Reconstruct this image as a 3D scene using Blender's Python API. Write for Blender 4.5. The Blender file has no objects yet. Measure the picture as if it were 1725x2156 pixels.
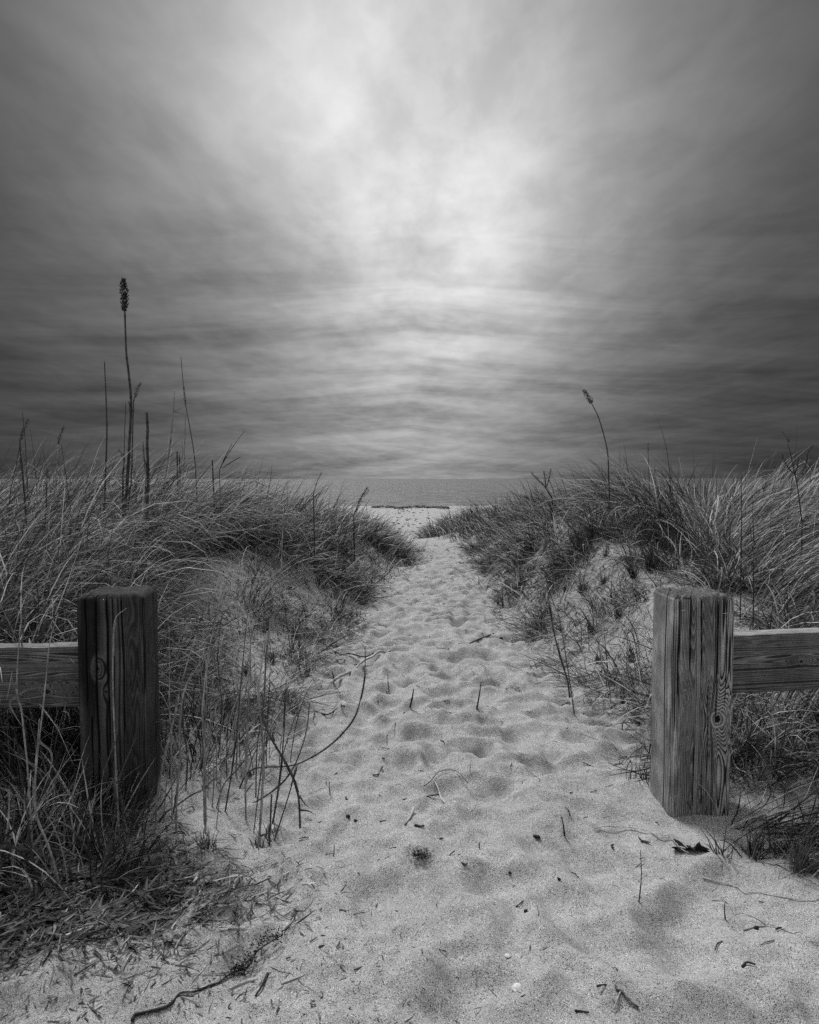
import bpy, math, random
import numpy as np
from mathutils import Vector, Matrix
random.seed(7); RNG = np.random.default_rng(11)
R = math.radians
scene = bpy.context.scene
COL = scene.collection
PI = math.pi

# ------------------------------------------------------------------ camera
F = 1400.0                      # focal length in pixels of a 1725 x 2156 picture
CAMH = 1.14
PITCH = math.atan(70.0 / F)
cam_d = bpy.data.cameras.new("camera"); cam = bpy.data.objects.new("camera", cam_d); COL.objects.link(cam)
cam.location = (0, 0, CAMH); cam.rotation_euler = (PI / 2 - PITCH, 0, 0)
cam_d.sensor_fit = 'HORIZONTAL'; cam_d.sensor_width = 36; cam_d.lens = F / 1725 * 36
cam_d.clip_start = 0.05; cam_d.clip_end = 60000
scene.camera = cam
cp, sp = math.cos(PITCH), math.sin(PITCH)
def ray(px, py):
    u = (px - 862.5) / F; v = (1078 - py) / F
    return np.array([u, cp + v * sp, -sp + v * cp])
def at(px, py, Y):
    d = ray(px, py); return np.array([0, 0, CAMH]) + d * (Y / d[1])

# ------------------------------------------------------------------ noise
def _hash(ix, iy, iz, seed):
    h = (ix.astype(np.int64) * 374761393 + iy.astype(np.int64) * 668265263 + iz.astype(np.int64) * 2147483647 + seed * 974634577) & 0xffffffff
    h = ((h ^ (h >> 13)) * 1274126177) & 0xffffffff
    h = h ^ (h >> 16)
    return (h & 0xffff) / 65535.0
def vn(x, y, z=0.0, seed=0):
    x = np.asarray(x, float); y = np.asarray(y, float) + 0 * x; z = np.asarray(z, float) + 0 * x
    ix, iy, iz = np.floor(x), np.floor(y), np.floor(z)
    fx, fy, fz = x - ix, y - iy, z - iz
    fx, fy, fz = [t * t * (3 - 2 * t) for t in (fx, fy, fz)]
    r = 0
    for a in (0, 1):
        for b in (0, 1):
            for c in (0, 1):
                w = (fx if a else 1 - fx) * (fy if b else 1 - fy) * (fz if c else 1 - fz)
                r = r + w * _hash(ix + a, iy + b, iz + c, seed)
    return r * 2 - 1
def fbm(x, y, z=0.0, seed=0, o=3):
    r = 0; a = 1.0; s = 0
    for i in range(o):
        r = r + a * vn(np.asarray(x) * 2 ** i, np.asarray(y) * 2 ** i, np.asarray(z) * 2 ** i, seed + i * 17); s += a; a *= .5
    return r / s

# ------------------------------------------------------------------ terrain
def sm(t):
    t = np.clip(t, 0, 1); return t * t * (3 - 2 * t)
LY = [-60, 0.3, 1.4, 2.0, 2.5, 3.0, 4.0, 5.5, 7.0, 8.0, 9.0, 10., 11., 12.5, 15, 20, 26]
LX = [-4., -3., -1.5, -.85, -.58, -.50, -.48, -.40, -.26, -.07, .10, .14, 0., -.5, -1.1, -2.5, -4]
RY = [-60, 0.3, 1.4, 2.0, 2.5, 3.2, 4.0, 5.0, 6.0, 7.0, 8.0, 9.0, 10., 11., 12., 13., 14.5, 17, 20, 26]
RX = [4., 3., 2.1, 1.25, .92, .92, .86, .80, .78, .80, .85, .90, .88, .72, .42, .16, .02, .2, .8, 2.5]
HLY = [-60, 1.5, 2.2, 3, 4, 6, 8, 10, 13, 18, 25]; HL = [.0, .0, .10, .30, .42, .56, .45, .31, .26, .2, 0]
HRY = [-60, 1.5, 2.2, 3, 4, 6, 8, 10, 12, 14, 18, 25]; HR = [0, 0, .08, .34, .50, .68, .60, .42, .30, .24, .2, 0]
def edges(y): return np.interp(y, LY, LX), np.interp(y, RY, RX)
def base_h(x, y):
    x = np.asarray(x, float); y = np.asarray(y, float)
    xl, xr = edges(y)
    dl = xl - x; dr = x - xr
    wl = np.interp(y, [2, 5, 8, 12], [1.5, 1.2, .8, 1.0]); wr = np.interp(y, [2, 5, 8, 12], [1.1, .85, .75, 1.3])
    z = np.interp(y, HLY, HL) * sm(dl / wl) * (1 + .22 * fbm(x * .7, y * .7, 0, 3, 2))
    z = z + np.interp(y, HRY, HR) * sm(dr / wr) * 1 * (1 + .22 * fbm(x * .7, y * .7, 0, 5, 2))
    z = z + .05 * fbm(x * 1.6, y * 1.6, 0, 9, 2) * sm(np.maximum(dl, dr) / .6) * sm((24 - y) / 8)
    z = z - 1.35 * sm((y - 11.5) / 13) - np.clip(y - 24, 0, 1e9) * .0058
    return z
DIMPLES = []
_r = random.Random(5)
for i in range(2300):
    y = 1.0 + 11.0 * _r.random() ** 1.5
    xl, xr = edges(y)
    xl = max(xl, -1.2); xr = min(xr, 1.3)
    m = (xl + xr) / 2 + (.12 if y < 3 else 0); hw = (xr - xl) / 2
    x = m + _r.gauss(0, .48) * hw
    s = _r.uniform(.5, 1.25)
    DIMPLES.append((x, y, .055 * s * _r.uniform(.8, 1.3), .105 * s * _r.uniform(.8, 1.3), _r.gauss(0, .6), _r.uniform(.004, .010) * s * (.6 if y < 2.5 else 1.15)))
DA = np.array(DIMPLES)
def dimples(x, y):
    z = np.zeros_like(x)
    if len(x) < 50:
        for i in range(len(x)):
            q = DA[(np.abs(DA[:, 0] - x[i]) < .36) & (np.abs(DA[:, 1] - y[i]) < .36)]
            dx = x[i] - q[:, 0]; dy = y[i] - q[:, 1]; c, s_ = np.cos(q[:, 4]), np.sin(q[:, 4])
            r2 = ((dx * c + dy * s_) / q[:, 2]) ** 2 + ((-dx * s_ + dy * c) / q[:, 3]) ** 2
            z[i] = (q[:, 5] * (-np.exp(-r2 * 1.2) + .55 * np.exp(-(np.sqrt(r2) - 1.55) ** 2 * 3.0))).sum()
        return z
    for (cx, cy, rx, ry, a, dp) in DIMPLES:
        m = np.nonzero((np.abs(x - cx) < .36) & (np.abs(y - cy) < .36))[0]
        if not len(m): continue
        dx = x[m] - cx; dy = y[m] - cy
        u = (dx * math.cos(a) + dy * math.sin(a)) / rx; v = (-dx * math.sin(a) + dy * math.cos(a)) / ry
        q = u * u + v * v
        z[m] += dp * (-np.exp(-q * 1.2) + .55 * np.exp(-(np.sqrt(q) - 1.55) ** 2 * 3.0))
    return z
def rough(x, y):
    near = sm((13 - y) / 3)
    xl, xr = edges(y)
    for (px_, py_) in ((-1.01, 2.31), (.986, 2.298)): near = near * (1 - np.exp(-((x - px_) ** 2 + (y - py_) ** 2) / .09))
    return near * (.030 * (.8 + .65 * sm((y - 1.5) / 1.8)) * (.55 - np.abs(fbm(x * 4.6, y * 6.0, 0, 21, 2)) * 2.2) * sm((x - xl + .5) * 2) * sm((xr + .5 - x) * 2)
                   + .013 * (.4 - np.abs(fbm(x * 8, y * 11, 0, 22, 2)) * 2) + .022 * fbm(x * 1.5, y * 1.5, 0, 27, 2))
def full_h(x, y):
    x = np.atleast_1d(np.asarray(x, float)); y = np.atleast_1d(np.asarray(y, float))
    near = sm((13 - y) / 3)
    for (px_, py_) in ((-1.01, 2.31), (.986, 2.298)): near = near * (1 - np.exp(-((x - px_) ** 2 + (y - py_) ** 2) / .05))
    d = np.clip(dimples(x, y) * 1.35, -.05, .04)
    return base_h(x, y) + rough(x, y) + near * (d + .0035 * fbm(x * 22, y * 22, 0, 23, 2))
def gz(x, y): return float(full_h(x, y)[0])
def hit(px, py):
    d = ray(px, py); o = np.array([0, 0, CAMH]); t = .5
    prev = t
    while t < 80:
        p = o + d * t
        if p[2] < float(base_h(p[0], p[1])): break
        prev = t; t += .05 + t * .01
    a, b = prev, t
    for _ in range(14):
        m = (a + b) / 2; p = o + d * m
        if p[2] < gz(p[0], p[1]): b = m
        else: a = m
    p = o + d * b; return np.array([p[0], p[1], gz(p[0], p[1])])

# ------------------------------------------------------------------ materials
class N:
    def __init__(s, nt): s.nt = nt
    def new(s, t, **kw):
        n = s.nt.nodes.new(t)
        for k, v in kw.items():
            if k.startswith('i_'):
                key = k[2:]; key = int(key) if key.isdigit() else key
                s.put(n.inputs[key], v)
            else: setattr(n, k, v)
        return n
    def put(s, sock, v):
        if isinstance(v, bpy.types.NodeSocket): s.nt.links.new(v, sock)
        else: sock.default_value = v
    def m(s, op, a, b=None, c=None, clamp=False):
        n = s.nt.nodes.new('ShaderNodeMath'); n.operation = op; n.use_clamp = clamp
        for i, v in enumerate((a, b, c)):
            if v is not None: s.put(n.inputs[i], v)
        return n.outputs[0]
    def noise(s, vec, scale, detail=3, rough=.55, dist=0.0):
        n = s.new('ShaderNodeTexNoise'); s.put(n.inputs['Vector'], vec); n.inputs['Scale'].default_value = scale
        n.inputs['Detail'].default_value = detail; n.inputs['Roughness'].default_value = rough; n.inputs['Distortion'].default_value = dist
        return n.outputs['Fac']
    def ramp(s, v, lo, hi, a=0.0, b=1.0):
        n = s.new('ShaderNodeMapRange'); n.interpolation_type = 'SMOOTHSTEP'
        for k, q in zip(('Value', 'From Min', 'From Max', 'To Min', 'To Max'), (v, lo, hi, a, b)): s.put(n.inputs[k], q)
        return n.outputs['Result']
    def grey(s, v):
        n = s.new('ShaderNodeCombineColor')
        for i in range(3): s.put(n.inputs[i], v)
        return n.outputs[0]
def mat(name):
    m = bpy.data.materials.new(name); m.use_nodes = True; nt = m.node_tree; nt.nodes.clear()
    k = N(nt); out = k.new('ShaderNodeOutputMaterial'); return m, k, out
def principled(k, out, val, rough, normal=None, spec=.3):
    b = k.new('ShaderNodeBsdfPrincipled'); k.put(b.inputs['Base Color'], k.grey(val)); k.put(b.inputs['Roughness'], rough)
    b.inputs['Specular IOR Level'].default_value = spec
    if normal is not None: k.put(b.inputs['Normal'], normal)
    k.nt.links.new(b.outputs[0], out.inputs['Surface']); return b
def bump(k, h, strength, dist):
    n = k.new('ShaderNodeBump'); n.inputs['Strength'].default_value = strength; n.inputs['Distance'].default_value = dist
    k.put(n.inputs['Height'], h); return n.outputs[0]
def attr(k, name): return k.new('ShaderNodeAttribute', attribute_name=name).outputs['Fac']

def m_sand():
    m, k, out = mat('sand')
    P = k.new('ShaderNodeTexCoord').outputs['Object']
    g1 = k.noise(P, 520, 2, .8); g2 = k.noise(P, 900, 1, .7); g3 = k.noise(P, 3.0, 5, .6); g4 = k.noise(P, 35, 3, .6)
    v = k.ramp(g1, .34, .66, .25, .58)
    v = k.m('MULTIPLY', v, k.ramp(g2, .38, .56, .55, 1.06))
    w = k.new('ShaderNodeTexVoronoi'); w.inputs['Scale'].default_value = 520; k.put(w.inputs['Vector'], P)
    wc = k.new('ShaderNodeSeparateColor'); k.put(wc.inputs[0], w.outputs['Color'])
    v = k.m('MULTIPLY', v, k.ramp(wc.outputs[0], .84, .90, 1.0, .22))
    v = k.m('ADD', v, k.ramp(wc.outputs[1], .96, .98, 0, .3))
    v = k.m('MULTIPLY', v, k.ramp(g3, .3, .7, .93, 1.06))
    v = k.m('MULTIPLY', v, k.ramp(g4, .3, .7, .9, 1.1))
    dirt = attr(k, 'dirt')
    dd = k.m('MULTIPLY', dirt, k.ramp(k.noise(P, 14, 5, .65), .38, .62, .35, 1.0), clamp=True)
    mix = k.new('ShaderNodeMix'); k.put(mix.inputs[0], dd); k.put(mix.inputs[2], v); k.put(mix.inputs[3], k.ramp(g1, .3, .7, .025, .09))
    h = k.m('ADD', k.m('MULTIPLY', g1, 1.0), k.m('MULTIPLY', g4, 1.5))
    principled(k, out, mix.outputs[0], .95, bump(k, h, .6, .006), .15); return m
def m_blade(name='dry_grass', gain=1.0, trans=.35):
    m, k, out = mat(name)
    t = k.m('MULTIPLY', attr(k, 'tone'), gain)
    P = k.new('ShaderNodeTexCoord').outputs['Object']
    t = k.m('MULTIPLY', t, k.ramp(k.noise(P, 40, 2), .3, .7, .75, 1.25))
    c = k.grey(t)
    a = k.new('ShaderNodeBsdfPrincipled'); k.put(a.inputs['Base Color'], c); a.inputs['Roughness'].default_value = .55; a.inputs['Specular IOR Level'].default_value = .35
    b = k.new('ShaderNodeBsdfTranslucent'); k.put(b.inputs[0], c)
    x = k.new('ShaderNodeMixShader'); x.inputs[0].default_value = trans
    k.nt.links.new(a.outputs[0], x.inputs[1]); k.nt.links.new(b.outputs[0], x.inputs[2]); k.nt.links.new(x.outputs[0], out.inputs[0]); return m
def m_stem(name, lo, hi, rough=.6):
    m, k, out = mat(name)
    P = k.new('ShaderNodeTexCoord').outputs['Object']
    mp = k.new('ShaderNodeMapping'); k.put(mp.inputs[0], P); mp.inputs['Scale'].default_value = (1, 1, .15)
    v = k.ramp(k.noise(mp.outputs[0], 220, 4, .6), .3, .7, lo, hi)
    v = k.m('MULTIPLY', v, k.ramp(k.noise(P, 18, 3), .3, .7, .6, 1.3))
    principled(k, out, v, rough, bump(k, k.noise(mp.outputs[0], 400, 2), .3, .002)); return m
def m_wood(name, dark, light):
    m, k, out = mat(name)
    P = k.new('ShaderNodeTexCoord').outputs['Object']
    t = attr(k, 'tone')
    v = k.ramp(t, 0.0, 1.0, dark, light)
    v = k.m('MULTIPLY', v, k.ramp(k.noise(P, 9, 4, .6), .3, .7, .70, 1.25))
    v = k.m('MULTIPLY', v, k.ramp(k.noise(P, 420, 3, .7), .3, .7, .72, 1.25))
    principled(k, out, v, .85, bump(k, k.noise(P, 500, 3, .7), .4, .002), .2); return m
def m_plain(name, v, rough=.5):
    m, k, out = mat(name)
    P = k.new('ShaderNodeTexCoord').outputs['Object']
    principled(k, out, k.ramp(k.noise(P, 120, 4), .3, .7, v * .7, v * 1.2), rough); return m
def m_sea():
    m, k, out = mat('sea_water')
    P = k.new('ShaderNodeTexCoord').outputs['Object']
    mp = k.new('ShaderNodeMapping'); k.put(mp.inputs[0], P); mp.inputs['Scale'].default_value = (.35, 1, 1)
    h = k.m('ADD', k.noise(mp.outputs[0], .9, 5, .6), k.m('MULTIPLY', k.noise(mp.outputs[0], .22, 4, .55), 2.5))
    far = k.noise(mp.outputs[0], .30, 6, .7)
    b = principled(k, out, k.ramp(far, .38, .62, 0.02, .10), .38, bump(k, h, 1.0, .9), .3); return m
SAND = m_sand(); GRASS = m_blade(gain=.78); LITTER = m_blade('litter', .6, .1)
REED = m_stem('reed_straw', .22, .5); REEDD = m_stem('reed_dark', .04, .12); TWIG = m_stem('dark_twig', .012, .05, .8)
STRAW = m_stem('bleached_straw', .22, .5); PLUME = m_blade('plume_fluff', 1.0, .3)
WOODR = m_wood('weathered_wood', .02, .70); WOODL = m_wood('shade_tinted_wood', .012, .17); RAILM = m_wood('rail_wood', .05, .36)  # left post wood is darkened in colour to imitate edge shading
STEEL = m_plain('steel_staple', .75, .3); STEEL.node_tree.nodes['Principled BSDF'].inputs['Metallic'].default_value = .6
SHELL = m_plain('shell', .6, .45); LEAFM = m_plain('dead_leaf', .018, .8); SEA = m_sea(); WRACK = m_plain('seaweed', .02, .6)
LANDM = m_plain('far_land', .05, .9)

# ------------------------------------------------------------------ mesh helpers
def mesh_obj(name, V, Fc, m, parent=None, tone=None, smooth=True, base=None):
    V = np.asarray(V, float)
    if base is None and parent is None: base = np.array([V[:, 0].mean(), V[:, 1].mean(), V[:, 2].min()])
    off = base if base is not None else np.array(parent['_w'])
    me = bpy.data.meshes.new(name)
    if isinstance(Fc, np.ndarray):
        n = len(Fc); w = Fc.shape[1]
        me.vertices.add(len(V)); me.vertices.foreach_set('co', (V - off).astype(np.float32).ravel())
        me.loops.add(n * w); me.loops.foreach_set('vertex_index', Fc.astype(np.int32).ravel())
        me.polygons.add(n); me.polygons.foreach_set('loop_start', np.arange(0, n * w, w, dtype=np.int32))
        me.update(calc_edges=True)
    else:
        me.from_pydata([tuple(v) for v in (V - off)], [], [tuple(int(i) for i in f) for f in Fc]); me.update()
    if smooth: me.polygons.foreach_set('use_smooth', np.ones(len(me.polygons), bool))
    if tone is not None:
        a = me.attributes.new('tone', 'FLOAT', 'POINT'); a.data.foreach_set('value', np.asarray(tone, np.float32))
    me.materials.append(m)
    o = bpy.data.objects.new(name, me); COL.objects.link(o)
    if parent is not None:
        o.parent = parent; o.location = off - np.array(parent['_w'])
    else: o.location = off
    o['_w'] = [float(t) for t in off]
    return o
def empty(name, base):
    o = bpy.data.objects.new(name, None); COL.objects.link(o); o.location = base; o['_w'] = [float(t) for t in base]; o.empty_display_size = .05; return o
def tag(o, label=None, cat=None, group=None, kind=None):
    if label: o['label'] = label
    if cat: o['category'] = cat
    if group: o['group'] = group
    if kind: o['kind'] = kind
    return o
def crom(P, n):
    P = np.asarray(P, float)
    if len(P) < 3: 
        t = np.linspace(0, 1, n)[:, None]; return P[0] * (1 - t) + P[-1] * t
    Q = np.vstack([2 * P[0] - P[1], P, 2 * P[-1] - P[-2]]); out = []
    L = len(P) - 1
    for s in np.linspace(0, L - 1e-6, n):
        i = int(s); t = s - i; a, b, c, d = Q[i:i + 4]
        out.append(.5 * (2 * b + (c - a) * t + (2 * a - 5 * b + 4 * c - d) * t * t + (3 * b - a - 3 * c + d) * t ** 3))
    return np.array(out)
class MB:
    def __init__(s): s.V = []; s.F = []; s.T = []
    def tube(s, pts, r0, r1=None, n=5, seg=None, tone=.3, wob=0.0, rad=None):
        pts = np.asarray(pts, float); seg = seg or max(4, 4 * (len(pts) - 1)); C = crom(pts, seg + 1); r1 = r0 if r1 is None else r1
        T = np.gradient(C, axis=0); T /= np.linalg.norm(T, axis=1)[:, None] + 1e-12
        up = np.array([.31, .2, .93]) if abs(T[0][2]) < .85 else np.array([1., .1, 0])
        b0 = len(s.V)
        for i, c in enumerate(C):
            a = np.cross(T[i], up); a /= np.linalg.norm(a) + 1e-9; b = np.cross(T[i], a)
            r = (r0 + (r1 - r0) * i / seg) * (1 + wob * random.uniform(-1, 1))
            if rad is not None: r *= rad(i / seg)
            for k in range(n):
                th = 2 * PI * k / n; s.V.append(c + r * (math.cos(th) * a + math.sin(th) * b)); s.T.append(tone)
        for i in range(seg):
            for k in range(n):
                q = b0 + i * n; s.F.append((q + k, q + (k + 1) % n, q + n + (k + 1) % n, q + n + k))
        s.F.append(tuple(b0 + k for k in range(n))[::-1]); s.F.append(tuple(b0 + seg * n + k for k in range(n)))
        return C
    def ribbon(s, pts, w0, w1=.0005, seg=8, tone=.3, side=None, mid=.5):
        C = crom(pts, seg + 1); T = np.gradient(C, axis=0); b0 = len(s.V)
        for i, c in enumerate(C):
            t = T[i] / (np.linalg.norm(T[i]) + 1e-9); a = side if side is not None else np.cross(t, [.2, -.9, .3]); a = a / (np.linalg.norm(a) + 1e-9)
            f = i / seg; w = (w0 + (w1 - w0) * f) * (1 if mid is None else (.55 + .9 * math.sin(PI * min(1, f * .8 + .15)) * mid))
            s.V += [c - a * w / 2, c + np.cross(a, t) * w * .22, c + a * w / 2]; s.T += [tone] * 3
        for i in range(seg):
            q = b0 + 3 * i; s.F += [(q, q + 1, q + 4, q + 3), (q + 1, q + 2, q + 5, q + 4)]
    def spike(s, p, d, L, w, tone):
        d = np.asarray(d, float); d /= np.linalg.norm(d) + 1e-9; a = np.cross(d, [random.gauss(0, 1) for _ in range(3)]); a /= np.linalg.norm(a) + 1e-9; c = np.cross(d, a)
        b0 = len(s.V); m = p + d * L * .45
        s.V += [p, m + a * w, m - a * w * .5 + c * w * .8, m - a * w * .5 - c * w * .8, p + d * L]; s.T += [tone] * 5
        s.F += [(b0, b0 + 1, b0 + 2), (b0, b0 + 2, b0 + 3), (b0, b0 + 3, b0 + 1), (b0 + 4, b0 + 2, b0 + 1), (b0 + 4, b0 + 3, b0 + 2), (b0 + 4, b0 + 1, b0 + 3)]
    def blob(s, p, rx, ry, rz, rot=0., tone=.1, lump=.2, nu=8, nv=5):
        b0 = len(s.V); c, q = math.cos(rot), math.sin(rot)
        for j in range(nv + 1):
            ph = PI * j / nv
            for i in range(nu):
                th = 2 * PI * i / nu; k = 1 + lump * random.uniform(-1, 1)
                x, y, z = rx * math.sin(ph) * math.cos(th) * k, ry * math.sin(ph) * math.sin(th) * k, rz * math.cos(ph) * k
                s.V.append(p + np.array([x * c - y * q, x * q + y * c, z])); s.T.append(tone)
        for j in range(nv):
            for i in range(nu): s.F.append((b0 + j * nu + i, b0 + j * nu + (i + 1) % nu, b0 + (j + 1) * nu + (i + 1) % nu, b0 + (j + 1) * nu + i))
    def build(s, name, m, parent=None, base=None): return mesh_obj(name, s.V, s.F, m, parent, s.T, True, base)

# ------------------------------------------------------------------ ground, sea
def axis_pts(segs):
    out = [segs[0][0]]
    for a, b, h0, h1 in segs:
        x = a
        while x < b - 1e-9:
            f = (x - a) / (b - a); x = min(b, x + h0 * (h1 / h0) ** f)
            out.append(x)
    return np.array(out)
xs = axis_pts([(0, 1.5, .0125, .0125), (1.5, 8, .014, .4), (8, 3000, .4, 500)])
xs = np.concatenate([-xs[:0:-1], xs])
ys = np.concatenate([axis_pts([(-60, 0, 8, .5), (0, .95, .3, .02), (.95, 3.2, .0115, .0125), (3.2, 12, .0125, .055), (12, 140, .055, 6)])])
GX, GY = np.meshgrid(xs, ys); gx, gy = GX.ravel(), GY.ravel()
gh = full_h(gx, gy)
nx, ny = len(xs), len(ys)
ii = np.arange(nx * ny).reshape(ny, nx)
quads = np.stack([ii[:-1, :-1], ii[:-1, 1:], ii[1:, 1:], ii[1:, :-1]], -1).reshape(-1, 4)
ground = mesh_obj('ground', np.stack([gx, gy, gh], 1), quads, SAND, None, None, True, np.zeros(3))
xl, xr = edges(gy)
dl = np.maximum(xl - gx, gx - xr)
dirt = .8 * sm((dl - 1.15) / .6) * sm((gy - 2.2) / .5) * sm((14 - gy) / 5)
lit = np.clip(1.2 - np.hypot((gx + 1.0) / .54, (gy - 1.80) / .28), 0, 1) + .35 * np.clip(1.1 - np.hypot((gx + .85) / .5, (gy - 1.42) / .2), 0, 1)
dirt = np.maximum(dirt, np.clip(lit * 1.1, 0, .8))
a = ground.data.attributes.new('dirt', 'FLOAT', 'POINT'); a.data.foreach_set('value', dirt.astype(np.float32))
tag(ground, 'pale rippled sand of the footpath and dunes', 'sand', None, 'structure')
SEAZ = -1.6
sy = axis_pts([(48, 400, 6, 30), (400, 40000, 30, 8000)]); sx = np.array([-40000, -5000, -800, -100, 0, 100, 800, 5000, 40000.])
SXX, SYY = np.meshgrid(sx, sy); si = np.arange(SXX.size).reshape(SXX.shape)
sq = np.stack([si[:-1, :-1], si[:-1, 1:], si[1:, 1:], si[1:, :-1]], -1).reshape(-1, 4)
sea = mesh_obj('sea', np.stack([SXX.ravel(), SYY.ravel(), np.full(SXX.size, SEAZ)], 1), sq, SEA, None, None, True, np.array([0, 0, SEAZ]))
tag(sea, 'calm grey sea meeting the horizon', 'sea', None, 'structure')
# faint low coast on the horizon
lx = np.linspace(1500, 9500, 60); LV = []; LF = []
for i, x in enumerate(lx):
    h = 13 * math.sin(PI * i / 59) ** .6 * (1 + .4 * float(vn(np.array([i * .35]), 0, 0, 4)[0])) 
    LV += [(x, 15000, SEAZ - 2), (x, 15150, SEAZ + h), (x, 15900, SEAZ + h * .9), (x, 16000, SEAZ - 2)]
for i in range(59):
    for k in range(3): q = 4 * i + k; LF.append((q, q + 4, q + 5, q + 1))
tag(mesh_obj('hills', np.array(LV, float), LF, LANDM, None, None, True, np.array([5000, 15000, SEAZ])), 'faint low coast far across the sea', 'coast', None, 'structure')

# ------------------------------------------------------------------ grass blades (numpy)
class Blades:
    def __init__(s): s.parts = []
    def add(s, x, y, L, az, tilt, bend, w, tone, z=None, curl=None, lift=0.004, fine=False, clamp=True):
        n = len(x); K = 6
        z = base_h(x, y) + (rough(x, y) if fine else 0) - .01 if z is None else z
        curl = RNG.normal(0, .5, n) if curl is None else curl
        P = np.zeros((n, K + 1, 3)); P[:, 0] = np.stack([x, y, z], 1)
        for i in range(1, K + 1):
            f = (i - .5) / K; th = tilt + bend * f ** 1.4; a = az + curl * f
            st = np.stack([np.sin(th) * np.cos(a), np.sin(th) * np.sin(a), np.cos(th)], 1) * (L / K)[:, None]
            P[:, i] = P[:, i - 1] + st
        fx, fy = P[:, 1:, 0].ravel(), P[:, 1:, 1].ravel()
        zz = (base_h(fx, fy) + (rough(fx, fy) if fine else 0)).reshape(n, K) + lift + np.abs(RNG.normal(0, .012, (n, 1)))
        if clamp: P[:, 1:, 2] = np.maximum(P[:, 1:, 2], zz)
        tw = az + PI / 2 + RNG.normal(0, .7, n)
        S = np.stack([np.cos(tw), np.sin(tw), RNG.normal(0, .3, n)], 1)
        wf = np.array([.8, 1, 1, .9, .72, .45, .06])
        V = np.empty((n, K + 1, 2, 3))
        V[:, :, 0] = P - S[:, None] * (w[:, None] * wf / 2)[..., None]; V[:, :, 1] = P + S[:, None] * (w[:, None] * wf / 2)[..., None]
        s.parts.append((V.reshape(-1, 3), np.repeat(tone, (K + 1) * 2), n))
    def build(s, name, m):
        K = 6; V = np.concatenate([p[0] for p in s.parts]); T = np.concatenate([p[1] for p in s.parts]); n = sum(p[2] for p in s.parts)
        b = (np.arange(n) * (K + 1) * 2)[:, None, None]; k = (np.arange(K) * 2)[None, :, None]
        Fq = (b + k + np.array([0, 1, 3, 2])[None, None, :]).reshape(-1, 4)
        return mesh_obj(name, V, Fq, m, None, T, True)
def tones(n, light=.3, dark=.28):
    u = RNG.random(n); t = np.where(u < dark, RNG.uniform(.025, .08, n), np.where(u < 1 - light, RNG.uniform(.13, .30, n), RNG.uniform(.48, .75, n)))
    return t
def visible(x, y, m=1.3): return np.abs(x) < .66 * y * m + .5
def scatter(n, x0, x1, y0, y1):
    return RNG.uniform(x0, x1, n), RNG.uniform(y0, y1, n)
POSTS = [(-.985, 2.31), (.978, 2.298)]
def keep_clear(x, y):
    k = np.ones(len(x), bool)
    for (a, b) in POSTS: k &= ~((np.abs(x - a) < .14) & (np.abs(y - b) < .14))
    return k
def blade_w(y): return np.maximum(.0050, .00125 * y)

def tuft_field(B, side, n_t, y0, y1, nb, Lm, dens_fn, az_fn, tilt_m, bend_m, light, dark, spread=.045, az_s=.35, fine=False):
    x, y = scatter(n_t, -12 if side < 0 else -1.5, 1.5 if side < 0 else 12, y0, y1)
    p = dens_fn(x, y); k = (RNG.random(n_t) < p) & visible(x, y) & keep_clear(x, y); x, y = x[k], y[k]
    n = len(x)
    cnt = RNG.integers(nb // 2, nb * 3 // 2, n); idx = np.repeat(np.arange(n), cnt); N_ = len(idx)
    bx = x[idx] + RNG.normal(0, spread, N_); by = y[idx] + RNG.normal(0, spread, N_)
    tl = RNG.normal(0, 1, n)[idx]; ts = (1 + .22 * RNG.normal(0, 1, n))[idx]
    az = az_fn(x, y)[idx] + RNG.normal(0, .28, n)[idx] + RNG.normal(0, az_s, N_)
    L = np.clip(Lm(x, y)[idx] * ts * (1 + .25 * RNG.normal(0, 1, N_)), .08, 1.1)
    tilt = np.abs((tilt_m(x, y)[idx] if callable(tilt_m) else tilt_m) + .10 * tl + .22 * RNG.normal(0, 1, N_)); bend = bend_m + .55 * RNG.normal(0, 1, N_)
    k = keep_clear(bx, by)
    B.add(bx[k], by[k], L[k], az[k], tilt[k], bend[k], (blade_w(by) * RNG.uniform(.6, 1.3, N_))[k], tones(N_, light, dark)[k], fine=fine, lift=.006)
    return int(k.sum())
def dens_left(x, y):
    xl, xr = edges(y); d = xl - x
    nz = fbm(x * 1.7, y * 1.7, 0, 31, 2)
    front = sm((y - 2.38) / .3)
    full = sm((d - np.interp(y, [2.5, 3, 4, 5, 6, 7, 8, 9], [.42, .64, 1.1, 1.25, 1.02, .72, .40, .12])) / .35)
    return np.clip(full + .12 * (nz > .15) * (d > .15), 0, 1) * front * (d > 0)
def dens_right(x, y):
    xl, xr = edges(y); d = x - xr
    nz = fbm(x * 1.7, y * 1.7, 0, 41, 2)
    front = sm((y - 2.40) / .3)
    full = sm((d - np.interp(y, [2.5, 3, 4, 5, 6, 8, 10, 12], [.50, .68, 1.0, 1.2, 1.2, .95, .5, .1])) / .4)
    return np.clip(full + .12 * (nz > .12) * (d > .1), 0, 1) * front * (d > 0)
az_l = lambda x, y: -.15 + .9 * fbm(x * .8, y * .8, 0, 51, 2)
def az_r(x, y): return PI + .3 - 3.7 * sm((x / y - .38) / .12) + 1.3 * fbm(x * .6, y * .6, 0, 61, 2)
Ll = lambda x, y: (.34 + .66 * sm((edges(y)[0] - x) / np.interp(y, [3, 6, 8], [1.0, 2.0, 2.6]))) * np.interp(y, [2.4, 3.2, 5, 8, 14], [.56, .72, .80, .66, .54]) * (1 + .18 * fbm(x * .9, y * .9, 0, 71, 2))
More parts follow.
